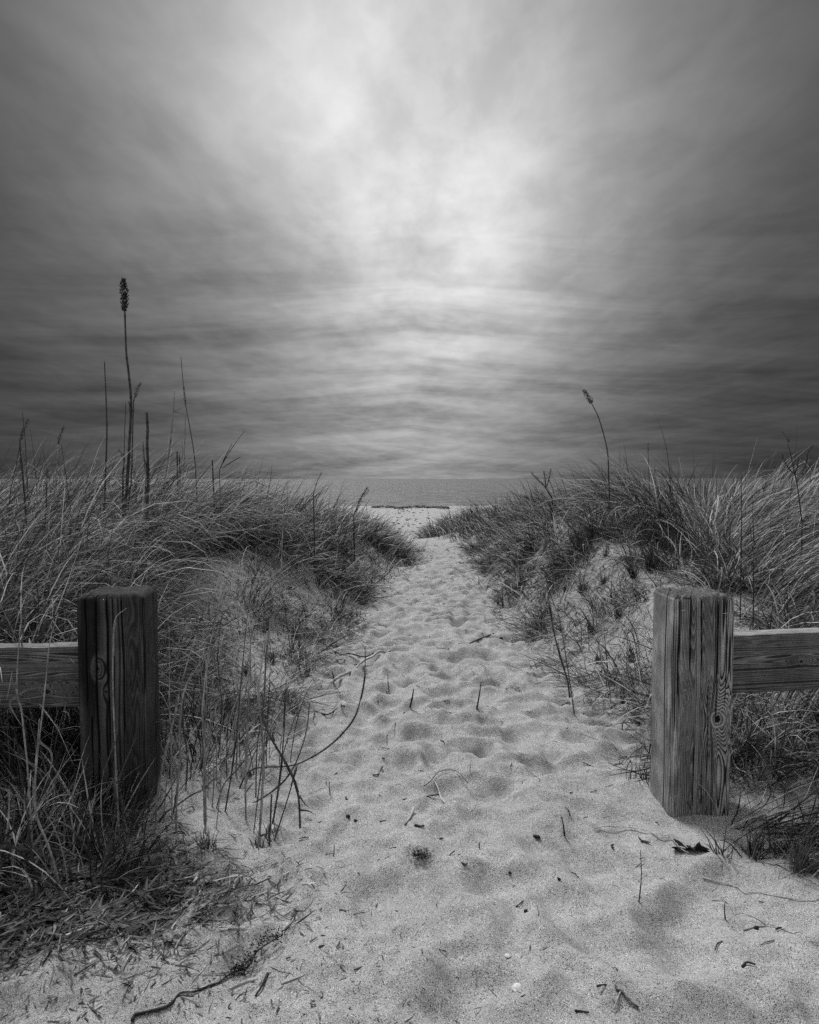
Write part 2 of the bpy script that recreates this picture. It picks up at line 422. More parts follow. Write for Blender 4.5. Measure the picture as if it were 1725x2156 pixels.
Lr = lambda x, y: (.45 + .55 * sm((x - edges(y)[1]) / np.interp(y, [4, 7, 9], [1.3, 1.5, 2.4]))) * np.interp(y, [2.4, 3.2, 4.2, 5.5, 8, 14], [.46, .52, .58, .80, .70, .58]) * (1 + .2 * fbm(x * .9, y * .9, 0, 73, 2))
tot = 0
BL = Blades(); BR = Blades()
def slope_den(side):
    def f(x, y):
        xl, xr = edges(y); d = (xl - x) if side < 0 else (x - xr)
        nz = fbm(x * 2.3, y * 2.3, 0, 81 + side, 2)
        return sm((d + .02) / .25) * sm((1.9 - d) / .4) * np.clip(sm((nz + .02 + .25 * sm((2.9 - y) / .5)) / .16) * .85 + .04, 0, 1) * sm((y - 2.15) / .4)
    return f
for B, side, dn, az, Lf, tm in ((BL, -1, dens_left, az_l, Ll, .45), (BR, 1, dens_right, az_r, Lr, lambda x, y: .58 + .30 * sm((x / y - .36) / .12))):
    tot += tuft_field(B, side, 6000, 2.3, 7, 18, Lf, dn, az, tm, 1.6, .24, .50, .045, .28)
    tot += tuft_field(B, side, 6000, 7, 16.5, 11, Lf, dn, az, .34, 1.35, .22, .50, .07, .3)
    # flattened mat of dead blades
    tot += tuft_field(B, side, 5200, 2.2, 7.5, 16, lambda x, y: .38 + 0 * x, lambda x, y: np.clip(dn(x, y) * 1.0 + .0, 0, 1), az, 1.05, .5, .10, .68, .09, .6)
    tot += tuft_field(B, side, 15000, 2.2, 9.5, 6, lambda x, y: .095 + 0 * x, lambda x, y: (slope_den(side)(x, y) > .02) * .8, lambda x, y: 6.28 * fbm(x * 4, y * 4, 0, 99, 1), 1.35, .25, .22, .55, .16, .8, True)
for B, side in ((BL, -1), (BR, 1)):
    down = (lambda x, y: 1.1 * fbm(x, y, 0, 91, 1) - .5) if side < 0 else (lambda x, y: PI + 1.1 * fbm(x, y, 0, 93, 1) + .4)
    tot += tuft_field(B, side, 17000 if side < 0 else 26000, 2.15, 10.5, 10, lambda x, y: .30 + 0 * x, slope_den(side), down, 1.2, .5, .20, .70, .05, .5, True)
    tot += tuft_field(B, side, 5000, 2.3, 9, 8, lambda x, y: .24 + 0 * x, slope_den(side), down, .35, .9, .18, .70, .02, .7, True)
# rough grass in front of and around the left post and right of the right post
def ell(cx, cy, rx, ry, k=1.0): return lambda x, y: np.clip(1.3 - np.hypot((x - cx) / rx, (y - cy) / ry), 0, 1) * k
allaz = lambda x, y: 6.28 * fbm(x * 3, y * 3, 0, 95, 1)
tot += tuft_field(BL, -1, 26000, 1.2, 3.2, 7, lambda x, y: .22 + 0 * x, ell(-1.2, 2.05, .42, .30, .5), allaz, .45, .8, .12, .66, .03, .6)
tot += tuft_field(BL, -1, 26000, 1.2, 3.2, 5, lambda x, y: .17 + 0 * x, ell(-1.2, 1.98, .46, .30, .5), allaz, 1.1, .5, .10, .7, .05, .7)
tot += tuft_field(BL, -1, 12000, 1.6, 3.6, 8, lambda x, y: .30 + 0 * x, ell(-1.5, 2.55, .8, .35, .7), allaz, .4, .9, .12, .66, .04, .5)
tot += tuft_field(BR, 1, 12000, 1.6, 3.6, 9, lambda x, y: .36 + 0 * x, ell(1.55, 2.62, .55, .2, .8), lambda x, y: -1.7 + .5 * fbm(x * 2, y * 2, 0, 97, 1), .5, 1.1, .25, .4, .04)
tot += tuft_field(BR, 1, 16000, 1.5, 3.0, 10, lambda x, y: .34 + 0 * x, ell(1.38, 2.02, .34, .16, .8), lambda x, y: -.35 + .5 * fbm(x * 3, y * 3, 0, 98, 1), 1.15, .5, .22, .5, .05, .45, True)
print('blades', tot)
tag(BL.build('beach_grass', GRASS), 'arching dry beach grass covering the dune on the left of the path', 'grass', None, 'stuff')
tag(BR.build('beach_grass', GRASS), 'tangled dry beach grass covering the dune on the right of the path', 'grass', None, 'stuff')

# litter of dead leaves and broken straw in the lower left
BLT = Blades()
n = 8500
lx_, ly_ = RNG.normal(-.98, .26, n), RNG.normal(1.73, .12, n)
k = visible(lx_, ly_, 1.2); lx_, ly_ = lx_[k], ly_[k]; n = len(lx_)
BLT.add(lx_, ly_, RNG.uniform(.012, .07, n), RNG.normal(.4, .9, n), RNG.uniform(1.35, 1.6, n), RNG.normal(0, .25, n), RNG.uniform(.002, .007, n), tones(n, .02, .9), z=full_h(lx_, ly_) + RNG.uniform(0, .014, n), clamp=False)
n = 1500
lx_, ly_ = RNG.normal(-.8, .4, n), RNG.normal(1.45, .22, n); k = (ly_ > .95); lx_, ly_ = lx_[k], ly_[k]; n = len(lx_)
BLT.add(lx_, ly_, RNG.uniform(.006, .03, n), RNG.uniform(0, 6.28, n), RNG.uniform(1.3, 1.6, n), RNG.normal(0, .2, n), RNG.uniform(.0015, .005, n), tones(n, .03, .85), z=full_h(lx_, ly_) + .003, clamp=False)
tag(BLT.build('leaf_litter', LITTER), 'dark litter of dead leaves and broken straw on the sand before the left post', 'litter', None, 'stuff')

# ------------------------------------------------------------------ fences
def wood_block(name, sx, sy, L, mtl, parent, base, yaw, seed, pith, spacing, knots=(), cracks=(), axis='Z', chamfer=.013, tilt=0.0, res=.0014, round_=.012, worn=0.0, warp=.02):
    """a squared timber: a rounded-rectangle skin whose rings follow a pith line, with grooves, checks and knots as relief"""
    per = []
    hx, hy = sx / 2, sy / 2
    def side(ax, ay, bx, by):
        n = int(math.hypot(bx - ax, by - ay) / res)
        for i in range(n): per.append((ax + (bx - ax) * i / n, ay + (by - ay) * i / n))
    def arc(cx, cy, a0):
        for i in range(6): t = a0 + PI / 2 * i / 6; per.append((cx + round_ * math.cos(t), cy + round_ * math.sin(t)))
    r = round_
    side(-hx + r, -hy, hx - r, -hy); arc(hx - r, -hy + r, -PI / 2); side(hx, -hy + r, hx, hy - r); arc(hx - r, hy - r, 0)
    side(hx - r, hy, -hx + r, hy); arc(-hx + r, hy - r, PI / 2); side(-hx, hy - r, -hx, -hy + r); arc(-hx + r, -hy + r, PI)
    per = np.array(per); m = len(per)
    zs = np.linspace(0, L, int(L / .003)); nz = len(zs)
    X = np.tile(per[:, 0], nz); Y = np.tile(per[:, 1], nz); Z = np.repeat(zs, m)
    nrm = np.stack([np.sign(X) * (np.abs(X) > hx - r * .6), np.sign(Y) * (np.abs(Y) > hy - r * .6)], 1); nrm /= np.linalg.norm(nrm, axis=1)[:, None] + 1e-9
    def grain(x, y, z, kn=True):
        q = np.hypot(x - pith[0], y - pith[1]) + warp * fbm(x * 5, y * 5, z * 1.3, seed, 3) + .0025 * fbm(x * 30, y * 30, z * 3, seed + 3, 2)
        if kn:
            for (fx, kx, kz, A, rr) in knots:
                on = (y < -hy + .03) if fx == 'f' else (x < -hx + .03)
                u = (x if fx == 'f' else y) - kx; w = z - kz
                q = q + on * A * np.exp(-(u / (rr * 1.6)) ** 2 - (w / (rr * 3.2)) ** 2)
        ph = q / spacing * (1 + .25 * np.sin(q * 60 + seed)); fr = ph - np.floor(ph); lw = np.where(fr < .45, 1 - .35 * sm(fr / .45), .65 * (1 - sm((fr - .45) / .33))); lw = np.where(fr > .84, sm((fr - .84) / .16), lw)
        return lw * .9 + .1 * vn(x * 350, y * 350, z * 18, seed + 8)
    g = grain(X, Y, Z)
    pw = .75 + .35 * fbm(X * 9, Y * 9, Z * 2.2, seed + 5, 3)
    tone = np.clip(g * pw, 0, 1)
    rel = .0016 * (g - .5) + .0022 * fbm(X * 14, Y * 14, Z * 2.5, seed + 6, 2)
    for (fx, kx, kz, A, rr) in knots:
        on = (Y < -hy + .012) if fx == 'f' else (X < -hx + .012)
        u = ((X if fx == 'f' else Y) - kx) / rr; w = (Z - kz) / (rr * 1.25); qq = np.sqrt(u * u + w * w) + .10 * vn(X * 90, Z * 60, 0, seed)
        kt = np.clip(.45 + .22 * np.cos(qq * 16), 0, 1)
        kt = np.where(qq < .38, .02, kt); ins = on * np.clip((1.12 - qq) * 5, 0, 1)
        tone = tone * (1 - ins) + kt * ins; rel = rel - .007 * on * (qq < .36) + .0015 * ins
    arcl = np.arange(m)
    for (u0, z0, z1, wd) in cracks:          # perimeter position in 0..1 of the front face, from -hx
        cxx = -hx + u0 * sx
        on = (Y < -hy + .012)
        c = cxx + .006 * fbm(Z * 4, 0 * Z, 0, seed + int(u0 * 100), 3)
        fade = sm((Z - z0) / .06) * sm((z1 - Z) / .03)
        d_ = np.exp(-((X - c) / (wd * (.4 + .6 * fade))) ** 2) * fade * on
        rel = rel - .009 * d_; tone = tone * (1 - .95 * np.clip(d_ * 1.3, 0, 1))
    if worn:
        wv = np.clip(fbm(X * 30, Y * 30, Z * 6, seed + 12, 3) * 3, 0, 1) * np.exp(-((X + hx - .012) / .018) ** 2) * (Y < -hy + .04)
        tone = np.clip(tone + .35 * wv, 0, 1); rel = rel - .004 * wv
    cnr = np.clip((np.abs(X) - hx + .022) / .022, 0, 1) * np.clip((np.abs(Y) - hy + .022) / .022, 0, 1)
    rel = rel - cnr * (.004 * np.clip(fbm(X * 25, Y * 25, Z * 5, seed + 41, 3) * 2, 0, 1) + .007 * np.clip(fbm(X * 8, Y * 8, Z * 11, seed + 43, 2) * 2.6 - .7, 0, 1))
    X = X + nrm[:, 0] * rel; Y = Y + nrm[:, 1] * rel
    V = [np.stack([X, Y, Z], 1)]; T = [tone]
    idx = np.arange(nz * m).reshape(nz, m)
    Fq = [np.stack([idx[:-1], np.roll(idx[:-1], -1, 1), np.roll(idx[1:], -1, 1), idx[1:]], -1).reshape(-1, 4)]
    cnt = nz * m; prev = idx[-1]
    for end in (1, 0):
        prev = idx[-1] if end else idx[0]
        pp = V[0][prev]; M = 22
        for j in range(1, M + 1):
            f = j / M; ins = np.minimum(f * 1.0, 1)
            xx, yy = pp[:, 0] * (1 - f), pp[:, 1] * (1 - f)
            inset = np.minimum(hx * f, 1)
            dz = chamfer * np.clip(inset / (chamfer * 1.2), 0, 1) ** .7
            zz = (L + dz if end else -dz) + 0 * xx
            g2 = grain(xx, yy, zz * 0 + L, False)
            if end: zz = zz + .0060 * fbm(xx * 45, yy * 45, 0, seed + 31, 3) * min(1, 4 * f) + .0015 * (g2 - .5) * (j < M)
            if j == M: zz[:] = zz.mean()
            t2 = np.clip(g2 * .42 + .12 * vn(xx * 200, yy * 200, 0, seed), 0, 1) * .8
            V.append(np.stack([xx, yy, zz], 1)); T.append(t2); cur = np.arange(cnt, cnt + m); cnt += m
            q = np.stack([prev, np.roll(prev, -1), np.roll(cur, -1), cur], -1)
            Fq.append(q if end else q[:, ::-1]); prev = cur
    V = np.concatenate(V); T = np.concatenate(T); Fq = np.concatenate(Fq)
    if axis == 'X':   # length along +X, old Y (front = -Y) kept, old X becomes vertical
        V = np.stack([V[:, 2], V[:, 1], -V[:, 0]], 1)
    o = mesh_obj(name, V, Fq, mtl, parent, T, True, np.zeros(3))
    o.rotation_euler = (tilt[0] if isinstance(tilt, tuple) else tilt, tilt[1] if isinstance(tilt, tuple) else 0, yaw)
    o.location = np.array(base) - np.array(parent['_w'])
    return o
POST_TOP = .735
# right fence
fr = empty('guard_rail', np.array([.978, 2.30, 0.]))
tag(fr, 'weathered timber guard rail with four staples and an open knot in its post', 'fence', 'timber guard rails beside the path opening')
pr = wood_block('post', .208, .19, POST_TOP + .25, WOODR, fr, (.986, 2.298, -.25), R(0), 12, (-.30, .12), .0078,
                knots=[('f', .052, .25 + .33, .011, .027)], cracks=[(.12, .62, 1.0, .0035), (.46, .70, 1.0, .0016), (.60, .30, .70, .0012), (.72, .55, .99, .0018), (.29, .72, 1.0, .0022), (.86, .6, 1.0, .0014), (.52, .25, .46, .0014), (.38, .25, .5, .0016)], worn=1.0, warp=.009)
rr_ = wood_block('rail', .208, .066, 2.6, RAILM, fr, (1.0905, 2.318, .491), R(9), 33, (-.26, .12), .006,
                knots=[('f', .0, .30, .006, .012)], axis='X', chamfer=.003, round_=.006, warp=.005)
for (px, py) in ((1424 + 25, 1862 * 0 + 1285), (1578 - 30, 1292), (1451, 1452), (1569 - 20, 1451)):
    pass
sm_ = [(705, 400, 24), (1017, 422, 8), (714, 1001, 22), (1030, 996, 0)]
for (cx_, cy_, rot) in sm_:
    px, py = (1800 + cx_ * .4058) * .69, (1700 + cy_ * .4058) * .69
    c = at(px, py, 2.2005); b = MB(); d = np.array([math.cos(R(rot)), 0, math.sin(R(rot))]) * .0055
    yb = np.array([0, .007, 0]); yf = np.array([0, -.0015, 0])
    b.tube([c - d + yb, c - d + yf], .0009, n=5, seg=2); b.tube([c - d + yf, c + d + yf], .0009, n=5, seg=2); b.tube([c + d + yf, c + d + yb], .0009, n=5, seg=2)
    o = b.build('staple', STEEL, pr, np.array(c)); 
    o.location = np.array(c) - np.array([.986, 2.298, -.25])
# left fence
fl = empty('guard_rail', np.array([-.985, 2.30, 0.]))
tag(fl, 'timber guard rail with shading coloured into its dark post, half hidden by reeds and rough grass', 'fence', 'timber guard rails beside the path opening')
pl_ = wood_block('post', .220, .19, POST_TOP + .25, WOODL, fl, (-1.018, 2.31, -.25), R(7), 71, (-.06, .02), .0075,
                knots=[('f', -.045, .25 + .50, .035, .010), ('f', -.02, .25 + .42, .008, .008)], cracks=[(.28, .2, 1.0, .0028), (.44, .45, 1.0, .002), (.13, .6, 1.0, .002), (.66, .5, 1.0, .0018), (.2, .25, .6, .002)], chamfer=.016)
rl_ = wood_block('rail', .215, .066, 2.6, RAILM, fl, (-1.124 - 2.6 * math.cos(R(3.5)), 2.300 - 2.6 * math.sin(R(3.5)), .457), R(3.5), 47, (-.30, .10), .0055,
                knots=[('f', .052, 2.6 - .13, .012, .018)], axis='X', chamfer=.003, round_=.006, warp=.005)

# ------------------------------------------------------------------ reeds and weeds
def px_line(pts, Y, dY=0.0):
    n = len(pts); return [at(p[0], p[1], Y + dY * i / max(1, n - 1)) for i, p in enumerate(pts)]
def rooted(P):
    """carry a stalk down from its lowest point to the sand"""
    P = list(P); a = P[-1]; b = P[-2]; g = gz(a[0], a[1])
    if a[2] > g + .03:
        d = (a - b) / np.linalg.norm(a - b); d[1] *= .3
        drop = a[2] - g; sl = np.array([d[0], d[1], 0]) / max(.5, -d[2]) * drop * .5
        q = a + sl; q[2] = gz(q[0], q[1]) - .03; P.append(q)
    else: a[2] = min(a[2], g - .01)
    return P
def plume_mb(P, r, n, light=False, loose=.5):
    C = crom(P, 24); T = np.gradient(C, axis=0); b = MB()
    b.tube(P, .0014, .0006, n=4, tone=.08)
    L = np.linalg.norm(np.diff(C, axis=0), axis=1).sum()
    lob = [random.uniform(.55, 1.25) for _ in range(9)]
    for i in range(n):
        f = random.random(); j = min(23, int(f * 24)); t = T[j] / np.linalg.norm(T[j])
        env = (math.sin(PI * (f * .86 + .10)) ** .7) * lob[int(f * 8.99)]
        th = random.uniform(0, 2 * PI); o = np.array([math.cos(th), math.sin(th), random.uniform(-.4, .4)]); o = o - t * (o @ t); o /= np.linalg.norm(o) + 1e-9
        p = C[j] + o * r * env * random.random() ** .6 * .8
        b.spike(p, o * random.uniform(.4, 1.0) * loose - t * -1 * random.uniform(.3, .9) , L * random.uniform(.05, .12), r * .10, random.uniform(.03, .12) if not light else random.uniform(.08, .25))
    return b
def stalk(name, pts, Y, w_px, label, group, cat='reed', mtl=None, plume=None, leaves=(), dY=0.0, sheath=True, taper=.55, root=True, plume_r=None, plume_n=260, top_first=True):
    """pts run from the top down in the photograph; w_px is the thickness near the base"""
    P = px_line(pts, Y, dY); P = rooted(P) if root else P
    base = np.array(P[-1]); rad = w_px / F * Y / 2
    e = empty(name, base); tag(e, label, cat, group)
    b = MB(); Pb = P[::-1]
    L = sum(np.linalg.norm(Pb[i + 1] - Pb[i]) for i in range(len(Pb) - 1))
    C = b.tube(Pb, rad, rad * taper, n=6, seg=max(14, int(L / .03)), wob=.04)
    nodes = int(L / .13)
    for i in range(1, nodes + 1):
        j = min(len(C) - 2, int(i / (nodes + 1) * len(C))); f = j / len(C); rr = rad * (1 + (taper - 1) * f)
        d = C[j + 1] - C[j]; d /= np.linalg.norm(d)
        b.tube([C[j] - d * rr * .9, C[j], C[j] + d * rr * .9], rr * 1.28, n=6, seg=4)
    m_ = mtl or REED
    b.build('stem', m_, e, base)
    if sheath and rad > .0012:
        for i in range(random.choice((1, 2, 2, 3))):
            j = int(random.uniform(.12, .7) * len(C)); j2 = min(len(C) - 1, j + max(3, int(.12 / (L / len(C)))))
            s = MB(); o = np.array([random.choice((-1, 1)) * rad * 1.0, -rad * .7, 0])
            s.tube([C[j] + o * .3, C[(j + j2) // 2] + o * .7, C[j2] + o * 1.4 ], rad * 1.0, rad * .2, n=5, seg=8); s.build('sheath', m_, e, base)
    for lf in leaves:
        s = MB(); s.ribbon(px_line(lf, Y - .01), .007, .001, 10, .2, None, None); s.build('leaf', m_ if m_ is not REED else GRASS, e, base)
    if plume:
        pm = plume_mb(px_line(plume, Y, 0), plume_r if plume_r else .012, plume_n); pm.build('plume', PLUME, e, base)
    return e
GL = 'dry reed stalks above the left dune'
stalk('plume_reed', [(262, 655), (263, 661), (266, 741), (270, 776), (276, 840), (275, 891), (266, 1040), (262, 1090)], 4.45, 6.5, 'tallest dry reed, its dark ragged plume high against the sky', GL,
      plume=[(262, 655), (262, 630), (261, 608), (260, 590)], plume_r=.029, plume_n=620, taper=.48, mtl=REEDD)
stalk('reed_stalk', [(220, 760), (224, 856), (225, 920), (221, 1032), (218, 1102)], 4.54, 4.6, 'tall dark plumeless reed just left of the tallest plumed one', GL, mtl=REEDD, sheath=False, taper=.45)
stalk('plume_reed', [(285, 834), (281, 856), (277, 1000), (271, 1060)], 4.62, 3.4, 'slender reed with a short tilted plume, right against the tallest reed', GL, plume=[(285, 836), (288, 822), (296, 806)], plume_r=.018, plume_n=170, mtl=REEDD)
stalk('reed_stalk', [(265, 846), (262, 930), (261, 994), (260, 1050)], 4.78, 2.4, 'thin bare reed close beside the left flank of the tallest reed', GL, mtl=REEDD, sheath=False)
stalk('reed_stalk', [(309, 867), (311, 905), (310, 935), (312, 1000), (309, 1090)], 4.37, 6.0, 'thick dark reed snapped off with a blunt top', GL, mtl=REEDD, taper=.8)
stalk('seed_stalk', [(301, 930), (303, 955), (306, 994), (307, 1070)], 4.54, 2.2, 'thin stalk with a narrow dark seed spike touching the blunt snapped reed', GL, 'weed', mtl=REEDD, plume=[(306, 990), (303, 962), (301, 934)], plume_r=.009, plume_n=90, sheath=False)
stalk('reed_stalk', [(368, 821), (365, 866), (355, 962), (342, 1042), (326, 1160)], 4.88, 3.8, 'pale leaning reed with two narrow leaves pointing right', GL, leaves=[[(365, 867), (380, 860), (397, 850)], [(366, 867), (385, 872), (408, 881)]], taper=.4)
stalk('plume_reed', [(381, 751), (386, 808), (389, 834), (392, 859), (400, 901), (410, 965), (414, 1032), (415, 1060)], 5.36, 2.6, 'slim bowed reed with a seed spike partway below its bare tip', GL, mtl=REEDD, plume=[(391, 852), (389, 834), (387, 815)], plume_r=.0135, plume_n=120, sheath=False, taper=.45)
stalk('reed_stalk', [(391, 859), (389, 936), (386, 1000), (381, 1055)], 5.46, 2.8, 'straight reed crossing beneath the bowed one with the seed spike', GL, sheath=False)
stalk('reed_stub', [(373, 950), (374, 1000), (375, 1040)], 5.65, 3.4, 'taller of two short dark reed stubs standing together', GL, mtl=REEDD, sheath=False, taper=.9)
stalk('reed_stub', [(378, 958), (379, 1000), (379, 1040)], 5.65, 2.8, 'shorter of two short dark reed stubs standing together', GL, mtl=REEDD, sheath=False, taper=.9)
stalk('reed_stub', [(447, 968), (449, 1010), (451, 1060)], 5.65, 3.2, 'lone blunt reed stub just left of the beaded dry weed', GL, mtl=REEDD, sheath=False, taper=.9)
stalk('reed_stalk', [(47, 867), (53, 930), (58, 1026), (60, 1070)], 4.54, 2.2, 'thin bare reed bending behind the plumes at the left end of the dune', GL, mtl=REEDD, sheath=False)
stalk('reed_stalk', [(41, 922), (44, 960), (48, 1000), (54, 1080), (61, 1170)], 3.89, 4.2, 'dark broken reed running far down in front of the dune grass', GL, mtl=REEDD, taper=.7)
stalk('plume_reed', [(43, 928), (36, 970), (26, 1015), (20, 1060)], 4.21, 2.0, 'reed with a feathery plume tilted right at the left end of the dune', GL, plume=[(43, 928), (48, 908), (59, 885)], plume_r=.015, plume_n=170, sheath=False, mtl=REEDD)
stalk('plume_reed', [(123, 936), (120, 981), (112, 1070), (106, 1160)], 4.05, 3.2, 'pale reed whose forked plume leans right, left of the bare tall one', GL, plume=[(123, 936), (126, 920), (134, 898)], plume_r=.0135, plume_n=150, sheath=False)
stalk('reed_stalk', [(129, 934), (135, 975), (141, 1016), (147, 1096)], 4.37, 2.0, 'very thin reed slanting away from the pale forked plume', GL, mtl=REEDD, sheath=False)
stalk('seed_stalk', [(99, 987), (98, 1040), (94, 1110), (90, 1166)], 3.97, 3.2, 'dark stalk thickened near its top standing low in the grass', GL, 'weed', mtl=REEDD, plume=[(98, 1035), (98, 1015), (99, 995)], plume_r=.005, plume_n=80, sheath=False)
stalk('seed_stalk', [(262, 972), (258, 1000), (258, 1040)], 4.21, 2.4, 'short stalk with a nodding black seed head at the foot of the tallest reed', GL, 'weed', mtl=TWIG, plume=[(262, 972), (259, 958), (252, 949)], plume_r=.0135, plume_n=130, sheath=False)

def weed(name, base_px, branches, heads, Y, label, group=None, bead=False, w=2.2, hr=.006, hn=60, mtl=None):
    B0 = at(base_px[0], base_px[1], Y); g = gz(B0[0], B0[1]); root = np.array([B0[0] + .01, B0[1], min(g - .02, B0[2])])
    e = empty(name, root); tag(e, label, 'weed', group); b = MB()
    b.tube([root, B0], w / F * Y / 2 * 1.1, w / F * Y / 2, n=5)
    for br in branches: b.tube(px_line(br, Y), w / F * Y / 2 * .9, w / F * Y / 2 * .35, n=5)
    b.build('stem', mtl or TWIG, e, root)
    for hd in heads:
        P = px_line(hd, Y); s = MB()
        if bead:
            C = crom(P, 9); s.tube(P, .0012, n=4, tone=.05)
            for c in C: s.blob(np.array(c), .0034, .0034, .0034, 0, .05, .25, 6, 4)
        else: s = plume_mb(P, hr, hn, loose=.9)
        s.build('seed_head', PLUME if not bead else TWIG, e, root)
    return e
GW = 'dead seeding weeds standing in the dune grass'
weed('dry_weed', (462, 990), [[(462, 990), (480, 955), (498, 930), (515, 907)], [(464, 985), (478, 955), (488, 934)], [(468, 985), (488, 972), (506, 962)]],
     [[(470, 975), (498, 930), (514, 909)], [(470, 970), (480, 950), (488, 936)], [(480, 978), (505, 963)]], 5.4, 'fan of beaded dark twigs on the left dune skyline', GW, bead=True, w=1.6)
weed('dry_weed', (1163, 1049), [[(1163, 1049), (1147, 1024), (1133, 1010), (1120, 997)], [(1150, 1028), (1148, 1008), (1146, 995)], [(1150, 1027), (1157, 1008), (1160, 990)]],
     [[(1138, 1016), (1119, 995)], [(1149, 1015), (1146, 993)], [(1154, 1016), (1161, 988)], [(1150, 1030), (1140, 1015)]], 7.0, 'black three branched weed at the path end of the right dune', GW, w=3, hr=.024, hn=90)
weed('dry_weed', (1689, 1099), [[(1689, 1099), (1680, 1027), (1671, 984), (1664, 950), (1658, 934)], [(1676, 1000), (1660, 985), (1650, 965), (1648, 955)], [(1689, 999), (1698, 975), (1703, 950), (1713, 937)], [(1674, 1000), (1680, 980), (1683, 962)]],
     [[(1661, 932), (1655, 918), (1646, 908)], [(1661, 930), (1664, 917)], [(1649, 972), (1647, 955)], [(1697, 978), (1703, 950), (1714, 937)], [(1674, 1000), (1676, 985)], [(1678, 986), (1683, 962)]], 4.4, 'tall branching dark weed rising above the grass beyond the right rail', GW, w=2.6, hr=.013, hn=60)
weed('dry_weed', (745, 1085), [[(745, 1085), (757, 1055), (765, 1040), (774, 1027)]], [[(748, 1078), (760, 1050)], [(757, 1052), (774, 1027)], [(762, 1046), (776, 1032)]], 7.0, 'dark feathery weed leaning right where the left dune drops to the path', GW, w=2.4, hr=.03, hn=90)
weed('dry_weed', (660, 1040), [[(660, 1040), (668, 1015), (677, 996)]], [[(664, 1022), (677, 996)]], 6.0, 'single dark leaning seed spike left of the sea view', GW, w=2, hr=.010, hn=70)
weed('dry_weed', (1562, 1060), [[(1562, 1060), (1561, 1020), (1561, 995)]], [[(1561, 1018), (1561, 993)]], 3.6, 'small upright dark seed spike in the right dune grass', GW, w=2, hr=.007, hn=60)
weed('dry_weed', (1690, 1000), [[(1615, 1000), (1612, 985), (1610, 978)], [(1612, 986), (1622, 981)], [(1612, 988), (1601, 982)]], [[(1602, 982), (1612, 979), (1622, 981)]], 3.8, 'flat topped dark weed low on the right dune skyline', GW, w=1.6, hr=.006, hn=60) if False else None
weed('dry_weed', (1588, 1140), [[(1588, 1140), (1586, 1090), (1585, 1053)]], [[(1586, 1062), (1590, 1052)]], 3.0, 'thin bare dark stick standing in the right dune grass', GW, w=2, hr=.004, hn=14)
stalk('plume_reed', [(1246, 849), (1262, 883), (1279, 948), (1282, 1006), (1284, 1060)], 6.0, 3.4, 'lone bowed reed with a dark tapering plume above the right dune', 'plumed reeds on the right dune', mtl=REEDD, plume=[(1246, 849), (1240, 838), (1230, 822)], plume_r=.030, plume_n=300, sheath=False, taper=.5)
stalk('plume_reed', [(1365, 955), (1366, 981), (1368, 1040)], 6.0, 1.8, 'short thin reed with a tiny plume on the right dune skyline', 'plumed reeds on the right dune', mtl=REEDD, plume=[(1365, 956), (1365, 934)], plume_r=.015, plume_n=100, sheath=False)

GF = 'bare reed stalks standing before the left dune'
def front(pts, Y, w, label, leaves=(), m=None, **kw): return stalk('reed_stalk', pts, Y, w, label, GF, leaves=leaves, mtl=m, **kw)
front([(266, 1281), (242, 1305), (238, 1369), (238, 1453), (241, 1537), (244, 1621), (249, 1722)], 2.03, 5.0, 'pale reed with a bent over tip directly in front of the dark post', [[(243, 1560), (228, 1600), (215, 1640)], [(246, 1650), (262, 1610), (288, 1550)], [(247, 1690), (236, 1640), (226, 1652)]], taper=.3)
front([(122, 1291), (105, 1352), (98, 1419), (90, 1495), (80, 1579), (74, 1649), (77, 1719), (100, 1776), (126, 1864)], 1.75, 5.4, 'longest pale reed bowing past the left rail down to the leaf litter', [[(82, 1560), (110, 1600), (70, 1720)]], taper=.35)
front([(43, 1316), (36, 1419), (38, 1470), (45, 1495), (52, 1560), (60, 1640)], 1.9, 4.0, 'thin reed with curled pale leaves in front of the left rail', [[(38, 1450), (28, 1440), (26, 1425)], [(40, 1462), (60, 1452), (93, 1446)], [(38, 1464), (20, 1480), (34, 1510), (58, 1545)]])
front([(476, 1221), (459, 1285), (440, 1369), (431, 1439), (426, 1509), (431, 1593), (433, 1722), (430, 1780)], 2.1, 5.6, 'tall thick pale reed halfway from the dark post to the clump in open sand', [[(431, 1660), (455, 1640), (478, 1655)]], taper=.4)
front([(412, 1341), (386, 1425), (367, 1509), (350, 1579), (333, 1663)], 2.12, 4.4, 'straight pale reed slanting nearest the lit edge of the dark post', taper=.5)
front([(437, 1375), (398, 1433), (381, 1495), (378, 1593), (372, 1690)], 2.1, 4.6, 'pale reed kinked to the right, second out from the dark post', taper=.4)
front([(450, 1311), (428, 1455), (428, 1581), (436, 1743)], 2.3, 3.4, 'grey reed standing behind the tall thick pale one', m=REEDD)
front([(597, 1066), (594, 1150), (588, 1250), (570, 1320), (560, 1400)], 3.0, 4.2, 'tall pale reed rising alone against the dune grass', taper=.4)
front([(533, 1311), (526, 1383), (522, 1527), (517, 1635), (518, 1732)], 2.22, 4.8, 'upright reed on the left flank of the clump in open sand', taper=.5)
front([(563, 1329), (551, 1401), (545, 1462), (553, 1563), (553, 1653), (545, 1779)], 2.08, 6.2, 'thickest reed of the clump in open sand, rooted lowest', [[(548, 1760), (565, 1755), (590, 1748)]], taper=.4)
front([(544, 1473), (552, 1510), (572, 1556), (608, 1617), (623, 1653), (630, 1690), (632, 1730)], 2.18, 5.0, 'dark reed bending down to the right across the clump', [[(630, 1675), (640, 1690), (650, 1700)], [(632, 1706), (650, 1708), (665, 1717)]], m=REEDD, taper=1.0)
front([(603, 1430), (598, 1545), (587, 1653), (572, 1750)], 2.2, 4.8, 'straight reed leaning slightly right from the middle of the clump', taper=.4, m=REEDD)
